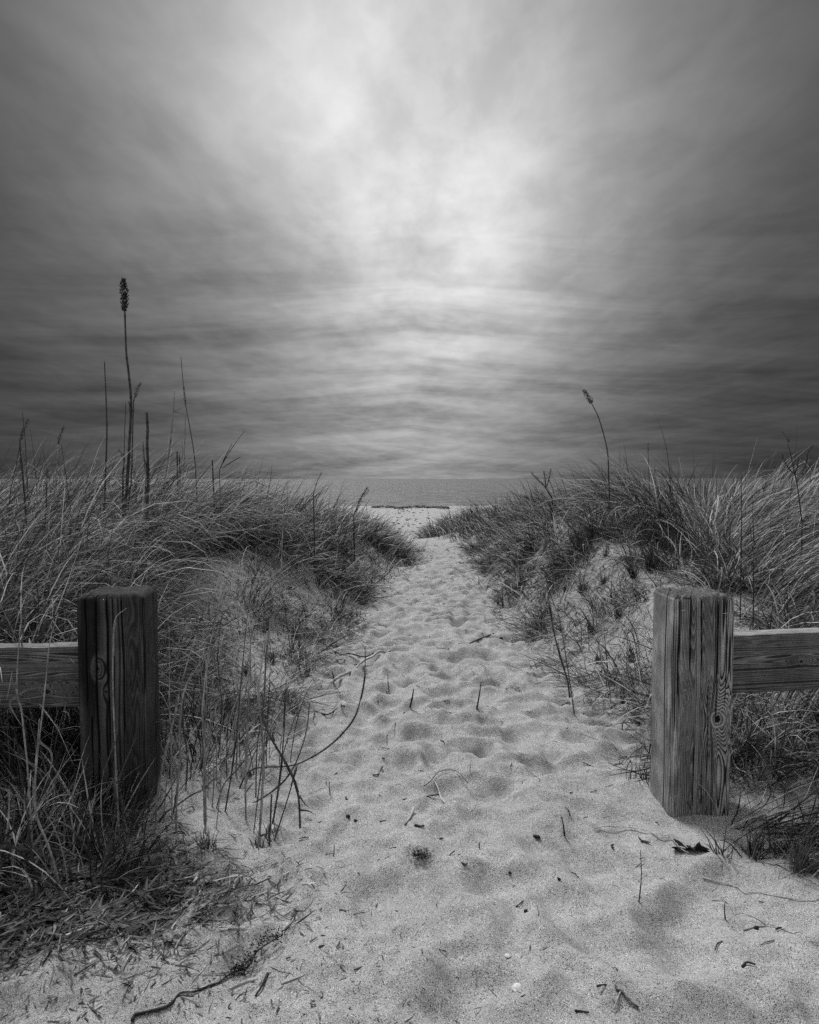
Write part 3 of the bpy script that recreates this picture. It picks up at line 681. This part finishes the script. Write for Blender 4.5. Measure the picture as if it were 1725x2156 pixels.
front([(652, 1480), (644, 1545), (616, 1621), (575, 1665), (522, 1698)], 2.3, 3.8, 'curved reed sweeping up to the right through the clump', m=REEDD, taper=.5)
front([(769, 1361), (769, 1401), (763, 1455), (745, 1513), (702, 1563), (648, 1599), (608, 1613), (529, 1621)], 2.45, 4.6, 'long bowed reed arching far out over the bare sand', m=REEDD, taper=.35)
front([(626, 1610), (608, 1675), (576, 1768)], 2.12, 3.8, 'short dark reed slanting from the foot of the clump', m=REEDD, taper=.6)
front([(548, 1560), (500, 1620), (470, 1655)], 2.25, 3.0, 'short fallen reed leaning left of the clump in open sand', m=REEDD)
front([(572, 1672), (570, 1720), (568, 1756)], 2.1, 4.4, 'short snapped reed stub at the foot of the clump', m=REEDD, taper=.9, sheath=False)
rq = random.Random(21)
for i in range(16):
    bx_, by_ = rq.uniform(330, 540), rq.uniform(1590, 1765); hx_ = rq.uniform(-15, 55); hy_ = rq.uniform(190, 430)
    Yb = hit(bx_, by_)[1]
    stalk('reed_stalk', [(bx_ + hx_, by_ - hy_), (bx_ + hx_ * .75 + rq.uniform(-8, 8), by_ - hy_ * .66), (bx_ + hx_ * .35 + rq.uniform(-6, 6), by_ - hy_ * .33), (bx_, by_)], Yb, rq.uniform(2.4, 4.0),
          'thin unkinked stalk in the loose tangle between the dark post and open sand', GF, mtl=REED if i % 3 else REEDD, sheath=i % 2 == 0, taper=.4)
GR_ = 'thin stalks on the right bank'
stalk('reed_stalk', [(1152, 1237), (1160, 1290), (1166, 1327), (1180, 1385), (1195, 1432)], 3.4, 4.2, 'long grey stalk slanting down the sandy right bank', GR_, mtl=REEDD, taper=.4)
stalk('reed_stalk', [(1176, 1290), (1190, 1370), (1205, 1470), (1210, 1500)], 3.1, 3.0, 'thin grey stalk crossing the foot of the right bank', GR_, mtl=REEDD, taper=.4, sheath=False)

# ------------------------------------------------------------------ loose things on the sand
def lying(pts, r_px, lift=1.0):
    P = []
    fine = [pts[0]]
    for a, b in zip(pts[:-1], pts[1:]):
        m = max(1, int(math.hypot(a[0] - b[0], a[1] - b[1]) / 18))
        fine += [(a[0] + (b[0] - a[0]) * (i + 1) / m, a[1] + (b[1] - a[1]) * (i + 1) / m) for i in range(m)]
    for (x, y) in fine:
        h = hit(x, y); P.append(h)
    Z = [p[2] for p in P]
    for i in range(len(P)): P[i][2] = max(Z[i], .5 * (Z[max(0, i - 1)] + Z[min(len(P) - 1, i + 1)]))
    Y = P[len(P) // 2][1]; r = r_px / F * math.hypot(Y, CAMH) / 2
    return [p + np.array([0, 0, r * lift]) for p in P], r
def stick(name, pts, w, label, cat, mtl, group=None, lift=.9, taper=.7, wob=.12, dens=.02):
    P, r = lying(pts, w, lift); 
    Q = [P[0]]
    for a, b in zip(P[:-1], P[1:]): Q.append(b)
    b = MB(); L = sum(np.linalg.norm(P[i + 1] - P[i]) for i in range(len(P) - 1))
    b.tube(Q, r, r * taper, n=6, seg=max(6, int(L / dens)), wob=wob)
    o = b.build(name, mtl); tag(o, label, cat, group); return o
# dark branch with leafy head, lower left
P, r = lying([(278, 2156), (284, 2140), (340, 2126), (400, 2096), (460, 2070), (508, 2044), (540, 2016), (570, 2000), (596, 1985)], 4.8, 1.0)
nP = len(P)
for i in range(nP * 2 // 3, nP): P[i] = P[i] + np.array([0, 0, .02 * (i - nP * 2 / 3) / (nP / 3)])
br = empty('dead_branch', P[0]); tag(br, 'long dark fallen branch with a withered leafy head on the near sand', 'branch')
b = MB(); b.tube(P, r * 1.15, r * .45, n=6, seg=60, wob=.2); C = crom(P, 60)
for i in range(14):
    j = random.randint(26, 56); o = np.array([random.gauss(0, .012), random.gauss(0, .012), random.uniform(.003, .015)]); b.tube([C[j], C[j] + o * .6, C[j] + o], r * .4, r * .2, n=4, seg=3)
b.build('stem', TWIG, br, P[0])
b = MB()
for i in range(150):
    j = random.randint(41, 59); o = np.array([random.gauss(0, .010), random.gauss(0, .011), random.uniform(0, .018)])
    b.spike(C[j] + o, np.array([random.gauss(0, 1), random.gauss(0, 1), random.gauss(.2, .7)]), random.uniform(.006, .014), .0022, random.uniform(.01, .03))
b.build('withered_leaves', PLUME, br, P[0])
GS = 'broken straws and sticks on the sand'
stick('straw', [(340, 2076), (372, 2056), (464, 2052), (560, 2036), (612, 2052), (680, 2104)], 1.7, 'long thin pale straw lying across the dark fallen branch', 'straw', STRAW, GS, 2.5)
stick('straw', [(348, 1920), (400, 1902), (462, 1882)], 6.5, 'thick bleached straw poking out of the leaf litter', 'straw', STRAW, GS)
stick('straw', [(336, 1928), (380, 1905), (420, 1893)], 4.5, 'second bleached straw beneath the thick one by the leaf litter', 'straw', REED, GS)
stick('straw', [(352, 1846), (400, 1858), (440, 1862), (492, 1876)], 2.6, 'thin dark straw curving over sand above the bleached straws', 'straw', REEDD, GS)
stick('stick', [(697, 1457), (728, 1433), (765, 1403), (817, 1383), (841, 1358)], 6.0, 'long bleached broken stalk lying across the left of the path', 'stick', REED, GS, 2.6)
stick('stick', [(695, 1372), (738, 1394), (770, 1390), (796, 1376)], 3.6, 'dark curved stem lying just above the long bleached stalk', 'stick', TWIG, GS, 2.6)
stick('stick', [(666, 1507), (690, 1510), (711, 1504)], 3.4, 'short dark twig lying level with the dark arching reed', 'twig', TWIG, GS)
stick('straw', [(893, 1664), (925, 1640), (960, 1645), (986, 1664)], 2.0, 'thin straw looped in an arch on mid path sand', 'straw', REEDD, GS, 6)
stick('straw', [(905, 1639), (920, 1668), (938, 1700)], 3.2, 'pale straw lying under the thin arched straw', 'straw', STRAW, GS)
stick('straw', [(833, 1529), (815, 1560), (797, 1585)], 2.4, 'thin grey straw slanting on the path left of the pale one', 'straw', REED, GS)
stick('twig', [(805, 1624), (797, 1635), (785, 1648)], 3.0, 'short black twig slanting left of the arched straw', 'twig', TWIG, GS)
stick('stick', [(871, 1709), (864, 1722), (853, 1738)], 5.5, 'short thick broken stalk with a pale end on mid path', 'stick', REED, GS)
stick('stick', [(873, 1739), (884, 1742), (893, 1743)], 5.0, 'stubby dark stalk lying beside the short thick pale ended one', 'stick', REEDD, GS)
stick('twig', [(1291, 2060), (1296, 2082), (1307, 2100), (1345, 2126)], 4.5, 'forked brown twig on the near sand at the bottom right', 'twig', REEDD, GS)
stick('twig', [(1307, 2100), (1298, 2116), (1292, 2131)], 3.2, 'short side twig touching the forked brown twig', 'twig', REED, GS)
stick('straw', [(1251, 1750), (1290, 1745), (1335, 1748), (1380, 1762), (1415, 1776), (1451, 1808)], 2.2, 'long pale arched straw at the foot of the lit post', 'straw', STRAW, GS, 4)
stick('straw', [(1430, 1782), (1440, 1836), (1412, 1860)], 2.6, 'pale straw leaning below the curled dark leaf', 'straw', STRAW, GS) if False else None
stick('twig', [(1119 , 1408), (1150, 1392), (1190, 1385)], 3.6, 'dark bent stem lying at the foot of the right bank', 'twig', TWIG, GS) if False else None
stick('stick', [(988, 1362), (1005, 1350), (1040, 1338)], 3.0, 'dark curved stem lying across the right half of the path', 'stick', TWIG, GS)
stick('twig', [(372, 2014), (370, 2000), (376, 1988), (392, 1975)], 4.0, 'pale y shaped twig between the litter and the fallen branch', 'twig', REED, GS)
stick('twig', [(344, 1986), (360, 1987), (376, 1988)], 2.8, 'thin arm of broken twig touching the y shaped one', 'twig', REEDD, GS)
stick('twig', [(564, 2052), (552, 2075), (538, 2100)], 5.0, 'dark seed stick lying right of the fallen branch', 'twig', TWIG, GS)
stick('twig', [(1211, 2132), (1216, 2146), (1240, 2160)], 4.0, 'dark twig cut by the bottom edge of the view', 'twig', TWIG, GS)
stick('straw', [(1566, 1960), (1592, 1945), (1612, 1942)], 3.0, 'pale bent straw alone on the sand right of the twigs', 'straw', STRAW, GS)
stick('straw', [(1500, 1880), (1580, 1930), (1725, 1990)], 2.2, 'long thin straw running to the right edge below the dead tuft', 'straw', STRAW, GS, 1.5)
stick('straw', [(1480, 1850), (1590, 1880), (1730, 1905)], 2.0, 'long thin grey straw just above the one running to the right edge', 'straw', REED, GS, 1.5)
stick('twig', [(1200, 1995), (1204, 2010), (1210, 2020)], 1, 'x', 'twig', TWIG) if False else None

def upright(name, top, foot, w, label, mtl, group='small stalks upright in the path sand', bits=0):
    g = hit(*foot); T = at(top[0], top[1], g[1] - .01); b = MB(); r = .72 * w / F * math.hypot(g[1], CAMH) / 2
    m = (g + T) / 2 + np.array([random.gauss(0, .004), 0, 0]); b.tube([g - np.array([0, 0, .015]), m, T], r, r * .5, n=6, seg=8, wob=.1)
    for _ in range(bits):
        f = random.uniform(.3, .9); p = g * (1 - f) + T * f; b.tube([p, p + np.array([random.gauss(0, .010), -.004, random.uniform(.004, .012)])], r * .7, r * .4, n=5, seg=3)
    o = b.build(name, mtl, None, g); tag(o, label, 'stalk', group)
upright('stick', (871, 1451), (862, 1487), 6, 'stout dark twig stuck upright in the middle of the path', TWIG, bits=2)
upright('stalk', (1013, 1437), (1003, 1504), 5, 'thin dark stalk standing tall in the path beyond the stout twig', TWIG)
upright('stalk', (1183, 1720), (1190, 1758), 5, 'short black stalk standing in sand left of the lit post', TWIG)
upright('stalk', (1349, 1790), (1345, 1902), 3.2, 'thin knotted twig standing in sand below the lit post', TWIG, bits=3)
upright('stalk', (699, 1414), (703, 1450), 5, 'black sharp stub beside the end of the bleached stalk', TWIG)
upright('stalk', (580, 1531), (580, 1553), 6, 'black stub at the sandy edge of the left bank', TWIG)
upright('stalk', (694, 1646), (696, 1672), 3.5, 'tiny spike right of the reed clump in open sand', REEDD)
upright('stalk', (704, 1778), (701, 1800), 3.5, 'tiny dark spike below the reed clump in open sand', TWIG)
upright('stalk', (817, 1418), (820, 1458), 3.0, 'thin spike with a twin beside it on the path', TWIG, bits=1)
upright('stalk', (993, 1600), (990, 1650), 1.8, 'hair thin stem upright on mid path', REEDD)
upright('stalk', (1527, 1900), (1529, 1934), 4, 'short grey stub standing on sand under the dead tuft', REEDD)
upright('stalk', (564, 1870), (563, 1896), 3.5, 'short spike right of the bleached straws', REEDD)
upright('stalk', (1320, 1660), (1317, 1690), 3.0, 'thin dark stalk at the path edge of the lit post', TWIG) if False else None

def pebble_pod(name, px, py, w, h, label, mtl, cat, group=None, lump=.25, rot=0.):
    g = hit(px, py); s = math.hypot(g[1], CAMH) / F; b = MB(); b.blob(g + np.array([0, 0, h * s * .25]), w * s / 2, w * s / 4 if h < w * .7 else h * s / 2, h * s * .35, rot, .03, lump, 9, 6)
    o = b.build(name, mtl, None, g); tag(o, label, cat, group)
GP = 'dark pods and pebbles on the sand'
pebble_pod('seed_pod', 1131, 1764, 15, 8, 'flat black pod left of the short black stalk', LEAFM, 'pod', GP, rot=-.6)
pebble_pod('pebble', 1074, 1839, 6, 6, 'small round black pebble alone on near path', LEAFM, 'pebble', GP)
pebble_pod('seed_pod', 1177, 1852, 9, 6, 'small black oval pod on the near path', LEAFM, 'pod', GP, rot=-.9)
pebble_pod('seed_pod', 1107, 1914, 9, 7, 'ragged black pod low on the near path', TWIG, 'pod', GP, rot=.5, lump=.5)
pebble_pod('seed_pod', 733, 1720, 10, 7, 'left one of two black pods side by side', LEAFM, 'pod', GP, rot=-.7)
pebble_pod('seed_pod', 749, 1729, 9, 6, 'right one of two black pods side by side', LEAFM, 'pod', GP, rot=-.3)
pebble_pod('seed_pod', 1593, 1955, 8, 7, 'black pod beside the pale bent straw', LEAFM, 'pod', GP, lump=.5) 
pebble_pod('seed_pod', 1236, 1345, 8, 8, 'round black knob on the foot of the right bank', TWIG, 'pod', GP) if False else None
pebble_pod('seed_pod', 1055, 1345, 8, 6, 'round dark knob at the end of a curved stem on the path', TWIG, 'pod', GP)

def shell(px, py, d_px, label, spiral):
    g = hit(px, py); s = d_px * math.hypot(g[1], CAMH) / F / 2; V = []; Fq = []; nr, nt = 6, 22
    for i in range(nr + 1):
        f = i / nr
        for j in range(nt):
            th = 2 * PI * j / nt; rr = s * f * (1 + .12 * math.cos(th) + (.04 * math.cos(11 * th) * f if not spiral else .15 * math.sin(th * .5)))
            z = s * .55 * (1 - f * f) + .12 * s * (math.sin(f * 9 + th) if spiral else math.cos(11 * th) * f * .25)
            V.append(g + np.array([rr * math.cos(th), rr * math.sin(th) * .92, z + .001]))
    for i in range(nr):
        for j in range(nt): Fq.append((i * nt + j, i * nt + (j + 1) % nt, (i + 1) * nt + (j + 1) % nt, (i + 1) * nt + j))
    o = mesh_obj('seashell', V, Fq, SHELL, None, None, True, g); m = o.modifiers.new('thick', 'SOLIDIFY'); m.thickness = s * .08
    tag(o, label, 'shell', 'white seashells on the sand')
shell(1068, 2014, 11, 'small round white shell above the curled one', False)
shell(1089, 2082, 19, 'largest white shell, curled, near the bottom of the view', True)
shell(958, 1708, 7, 'tiny white shell fragment on mid path', False)
shell(1027, 1892, 5, 'tiny white shell fragment lower on the near path', False)

def curled_leaf(px, py, w_px, label, n=6, group=None, name='dead_leaf'):
    g = hit(px, py); s = w_px * math.hypot(g[1], CAMH) / F; b = MB()
    for i in range(n):
        a = 2 * PI * i / n + random.uniform(-.6, .6); L = s * random.uniform(.22, .6); d = np.array([math.cos(a), math.sin(a), 0])
        b.ribbon([g + np.array([0, 0, .002]), g + d * L * .5 + np.array([0, 0, s * random.uniform(.03, .16)]), g + d * L + np.array([0, 0, s * random.uniform(.0, .26)])], s * .26, s * .1, 8, .03, np.array([-d[1], d[0], random.uniform(-.4, .4)]), .6)
    o = b.build(name, LEAFM, None, g); tag(o, label, 'leaf', group)
g = hit(1452, 1790); sc_ = 74 * math.hypot(g[1], CAMH) / F / 2; V = []; Fq = []; nr, nt = 8, 48
for i in range(nr + 1):
    for j in range(nt):
        th = 2 * PI * j / nt; f = i / nr
        lob = .52 + .30 * math.cos(2 * th) + .20 * math.cos(5 * th + 1) + .12 * math.cos(9 * th + 2) + .06 * math.cos(17 * th)
        r_ = sc_ * f * max(.25, lob); x_, y_ = r_ * math.cos(th), r_ * math.sin(th) * .8
        z_ = .003 + sc_ * f * (.22 * math.sin(3 * th + .5) ** 2 + .20 * float(vn(np.array([x_ * 60]), y_ * 60, 0, 5)[0]) + .10 * math.sin(8 * th) * f)
        V.append(g + np.array([x_, y_, max(z_, .001)]))
for i in range(nr):
    for j in range(nt): Fq.append((i * nt + j, i * nt + (j + 1) % nt, (i + 1) * nt + (j + 1) % nt, (i + 1) * nt + j))
tag(mesh_obj('dead_leaf', V, Fq, LEAFM, None, None, True, g), 'large curled dark leaf lying below the lit post', 'leaf')
g = hit(886, 1808); b = MB()
for i in range(260):
    o = np.array([random.gauss(0, .016), random.gauss(0, .010), abs(random.gauss(0, .011))]); b.spike(g + o, np.array([random.gauss(0, 1), random.gauss(0, 1), random.uniform(0, 1.2)]), random.uniform(.006, .014), .0012, random.uniform(.02, .08))
tag(b.build('moss_clump', PLUME, None, g), 'fuzzy dark clump of dry moss on the near path', 'moss')
curled_leaf(979, 1822, 20, 'small dark curled leaf right of the fuzzy clump', 3)
curled_leaf(925, 1761, 26, 'split brown leaf lying above the fuzzy clump', 2)
curled_leaf(1353, 1772, 26, 'dark upright bud leaf left of the large curled leaf', 3)
curled_leaf(686, 1796, 20, 'small dark leaf scrap beside the tiny spike', 3)
curled_leaf(272, 1620, 24, 'x', 2) if False else None
curled_leaf(530, 1622, 30, 'dark dead leaf caught at the root of the bowed reed', 4)

# stubby dark tufts on the right bank and the dead tuft at the right edge
def tuft(px, py, h_px, n, label, group, spread=.5, lean=0.0, tone=(.03, .12), wid=1.0, name='grass_tuft'):
    g = hit(px, py); s = math.hypot(g[1], CAMH) / F; b = MB()
    for i in range(n):
        a = random.uniform(0, 2 * PI); t = abs(random.gauss(0, spread)); L = h_px * s * random.uniform(.45, 1.1)
        d = np.array([math.cos(a) * math.sin(t) + lean, math.sin(a) * math.sin(t), math.cos(t)]); d /= np.linalg.norm(d)
        r0 = g + np.array([random.gauss(0, .012), random.gauss(0, .012), -.01])
        e1 = r0 + d * L; e1[2] -= L * .12 * random.random() * (1 + 2 * t)
        e1[2] = max(e1[2], float(base_h(e1[0], e1[1])) + .004)
        b.ribbon([r0, r0 + d * L * .55 + np.array([0, 0, L * .04]), e1], random.uniform(.003, .0055) * wid, .0008, 6, random.uniform(*tone) if random.random() < .8 else .25, None, .5)
    o = b.build(name, GRASS, None, g); tag(o, label, 'grass tuft', group)
GT = 'stubby dark grass tufts on the sandy banks'
LBT = 'short dark grass tuft rooted on the sandy bank beside the path'
for (x, y, h, n) in [(1208, 1140, 42, 46), (1277, 1170, 36, 36), (1226, 1245, 38, 46), (1190, 1245, 26, 26), (1273, 1228, 34, 34), (1170, 1195, 32, 34), (1150, 1110, 26, 24), (1090, 1250, 34, 30), (1050, 1270, 34, 30), (1120, 1215, 30, 30),
                     (1245, 1330, 34, 36), (1300, 1300, 40, 40), (1330, 1390, 44, 40), (1290, 1440, 40, 36), (1180, 1330, 26, 20), (1340, 1520, 46, 40), (1310, 1480, 40, 34), (1360, 1640, 34, 26), (1260, 1395, 36, 32),
                     (620, 1340, 36, 36), (575, 1390, 40, 40), (650, 1420, 34, 30), (520, 1420, 44, 40), (600, 1480, 40, 34), (680, 1330, 28, 24), (560, 1330, 36, 34), (480, 1490, 46, 40), (640, 1290, 28, 26), (505, 1560, 26, 30), (740, 1300, 26, 20), (700, 1260, 26, 22), (455, 1560, 26, 34)]:
    tuft(x, y, h, n, LBT, GT)
tuft(1370, 1200, 66, 60, 'largest dark upright tuft behind the lit post', GT, .35, -.1, wid=1.5)
tuft(1336, 1215, 56, 46, 'dark tuft leaning left beside the largest upright one', GT, .4, -.35, wid=1.4)
tuft(1587, 1806, 88, 44, 'dead spiky tuft of dark stems on sand right of the lit post', 'dead tufts in front of the right rail', .75, .1, (.02, .10))
tuft(1520, 1800, 60, 22, 'sparse dark spikes between the lit post and the dead spiky tuft', 'dead tufts in front of the right rail', .5, 0, (.02, .09))
tuft(1680, 1840, 110, 90, 'matted heap of straw grass at the right edge below the rail', 'dead tufts in front of the right rail', 1.15, .3, (.06, .3))
tuft(1640, 1790, 90, 50, 'low straw tuft sprawling behind the dead spiky tuft', 'dead tufts in front of the right rail', 1.1, .1, (.04, .25))
tuft(545, 1785, 34, 22, 'ring of dead leaves around the thickest reed of the clump', GT, .9, 0, (.02, .15))
tuft(575, 1755, 30, 24, 'small dead tuft around the snapped reed stub', GT, 1.1, 0, (.02, .15))
tuft(430, 1785, 44, 34, 'ragged dead tuft at the foot of the tall thick pale reed', GT, .7, 0, (.02, .2))
weed('dry_weed', (1700, 1760), [[(1700, 1760), (1690, 1715), (1680, 1680)], [(1697, 1745), (1712, 1705), (1722, 1670)], [(1694, 1730), (1672, 1712)]],
     [[(1686, 1705), (1679, 1678)], [(1710, 1708), (1722, 1668)], [(1690, 1722), (1672, 1712)]], 2.05, 'small dark branching weed on sand beneath the right rail', 'dead seeding weeds standing in the dune grass', w=2, hr=.006, hn=26)

# many tiny fragments: one of each kind, then copies
frag = []
for i in range(6):
    b = MB(); L = (.010, .016, .024, .014, .034, .02)[i]; r = (.0016, .002, .0014, .003, .0012, .0022)[i]
    b.tube([(-L, 0, r * .7), (0, random.gauss(0, .2) * L, r * .9 + .002), (L, random.gauss(0, .15) * L, r * .7)], r, r * .6, n=6, seg=7, wob=.3)
    frag.append(b)
GQ = 'tiny dark plant fragments scattered over the path'
proto = []
cnt = 0
rs = random.Random(3)
while cnt < 270:
    y = 1.15 + 8.0 * rs.random() ** 1.7; xl, xr = float(np.interp(y, LY, LX)), float(np.interp(y, RY, RX))
    x = rs.uniform(max(xl, -1.2), min(xr, 1.4))
    if abs(x) > .63 * y or not keep_clear(np.array([x]), np.array([y]))[0]: continue
    i = cnt % 6
    g = np.array([x, y, gz(x, y)])
    if cnt < 6:
        o = frag[i].build('twig_fragment', REEDD if i in (2, 4) else TWIG, None, np.zeros(3)); proto.append(o)
    else:
        o = proto[i].copy(); COL.objects.link(o)
    o.location = g; o.rotation_euler = (rs.gauss(0, .12), rs.gauss(0, .15), rs.uniform(0, 6.28)); s = rs.uniform(.5, 1.0) * (1 + .08 * y); o.scale = (s, s, s)
    tag(o, 'tiny dark twig fragment lying loose on the path sand', 'twig fragment', GQ); cnt += 1

# seaweed wrack on the far beach
b = MB()
for i in range(190):
    x = random.uniform(-3.5, 3.5); y = 63 + random.gauss(0, 1.2) + 1.2 * math.sin(x * 1.7); z = float(base_h(x, y))
    b.blob(np.array([x, y, z + .02]), random.uniform(.06, .3), random.uniform(.1, .4), random.uniform(.03, .09), random.uniform(0, 3), .02, .5, 7, 4)
for i in range(110):
    y = random.uniform(22, 62); x = random.uniform(-.035, .03) * y; z = float(base_h(x, y))
    b.blob(np.array([x, y, z + .01]), random.uniform(.03, .14), random.uniform(.03, .12), random.uniform(.015, .04), random.uniform(0, 3), .02, .5, 6, 3)
o = b.build('seaweed', WRACK); tag(o, 'dark line of washed up seaweed on the beach by the water', 'seaweed', None, 'stuff')

# ------------------------------------------------------------------ sky and sun
SUN_EL, SUN_AZ = R(56), R(-30)      # azimuth from +Y towards +X
w = bpy.data.worlds.new('World'); scene.world = w; w.use_nodes = True; nt = w.node_tree; nt.nodes.clear(); k = N(nt)
out = k.new('ShaderNodeOutputWorld'); bg = k.new('ShaderNodeBackground'); bg.inputs[1].default_value = .1
D = k.new('ShaderNodeTexCoord').outputs['Generated']
sep = k.new('ShaderNodeSeparateXYZ'); k.put(sep.inputs[0], D); dx, dy, dz = sep.outputs
sky = k.new('ShaderNodeTexSky'); sky.sky_type = 'NISHITA'; sky.sun_disc = False; sky.sun_elevation = SUN_EL; sky.sun_rotation = SUN_AZ; sky.dust_density = 4
bw = k.new('ShaderNodeRGBToBW'); k.put(bw.inputs[0], sky.outputs[0])
zc = k.m('ADD', k.m('MAXIMUM', dz, 0.0), .07)
def plane(ax, ay, ox=0.0):
    c = k.new('ShaderNodeCombineXYZ'); k.put(c.inputs[0], k.m('ADD', k.m('MULTIPLY', k.m('DIVIDE', dx, zc), ax), ox)); k.put(c.inputs[1], k.m('MULTIPLY', k.m('DIVIDE', dy, zc), ay)); return c.outputs[0]
def glow(px, py, kk):
    d = ray(px, py); d = d / np.linalg.norm(d)
    v = k.new('ShaderNodeVectorMath'); v.operation = 'DOT_PRODUCT'; k.put(v.inputs[0], D); v.inputs[1].default_value = tuple(d)
    return k.m('EXPONENT', k.m('MULTIPLY', k.m('SUBTRACT', v.outputs['Value'], 1.0), kk))
n1 = k.noise(plane(.9, .55, 7.6), 1.0, 5, .5, .5)
n2 = k.noise(plane(2.6, 1.5, 4.0), 1.0, 6, .55, .4)
n3 = k.noise(plane(9, 5.0), 1.0, 4, .6, .3)
gl = k.m('ADD', k.m('MULTIPLY', glow(820, 185, 27), .55), k.m('ADD', k.m('MULTIPLY', glow(965, 530, 65), .32), k.m('MULTIPLY', glow(845, 320, 8.0), .165)))
hz = k.m('MULTIPLY', glow(870, 985, 50), .19)
gl = k.m('ADD', gl, hz)
bc = k.new('ShaderNodeCombineXYZ'); k.put(bc.inputs[0], k.m('MULTIPLY', dx, 2.2)); k.put(bc.inputs[1], k.m('MULTIPLY', k.m('ADD', dz, k.m('MULTIPLY', k.m('ABSOLUTE', dx), .10)), 25)); k.put(bc.inputs[2], k.m('MULTIPLY', dy, 1.0))
n4 = k.noise(bc.outputs[0], 1.0, 5, .58, .5)
low = k.ramp(dz, .42, .12)
cl = k.m('ADD', k.ramp(n1, .3, .7, .88, 1.1), k.m('ADD', k.m('MULTIPLY', k.ramp(n4, .3, .7, -.30, .30), low), k.m('ADD', k.ramp(n2, .3, .7, -.12, .12), k.ramp(n3, .3, .7, -.06, .06))))
val = k.m('MULTIPLY', k.m('ADD', gl, .020), cl)
sky_fill = k.m('ADD', k.m('MULTIPLY', k.ramp(dz, .80, .97), 1.8), k.m('MULTIPLY', k.ramp(dy, .05, -.6), .16))  # added fill brightness in the unseen sky overhead and behind the camera
val = k.m('MAXIMUM', k.m('ADD', val, sky_fill), .02)
SKYK = 4.6
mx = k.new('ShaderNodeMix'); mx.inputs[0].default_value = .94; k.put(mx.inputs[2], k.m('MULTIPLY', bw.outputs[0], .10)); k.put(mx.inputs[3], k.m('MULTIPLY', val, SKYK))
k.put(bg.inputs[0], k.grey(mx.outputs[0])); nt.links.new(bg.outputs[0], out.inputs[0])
sd = bpy.data.lights.new('sun', 'SUN'); sd.energy = 1.5; sd.angle = R(12); sd.color = (1, 1, 1)
so = bpy.data.objects.new('sun', sd); COL.objects.link(so)
tosun = Vector((math.sin(SUN_AZ) * math.cos(SUN_EL), math.cos(SUN_AZ) * math.cos(SUN_EL), math.sin(SUN_EL)))
so.rotation_euler = tosun.to_track_quat('Z', 'Y').to_euler(); so.location = tosun * 50
sc = scene
sc.view_settings.view_transform = 'Standard'; sc.view_settings.look = 'None'; sc.view_settings.gamma = 1; sc.view_settings.exposure = 1.15
sc.cycles.max_bounces = 8; sc.cycles.use_denoising = False
for o in list(bpy.data.objects):
    if '_w' in o.keys(): del o['_w']
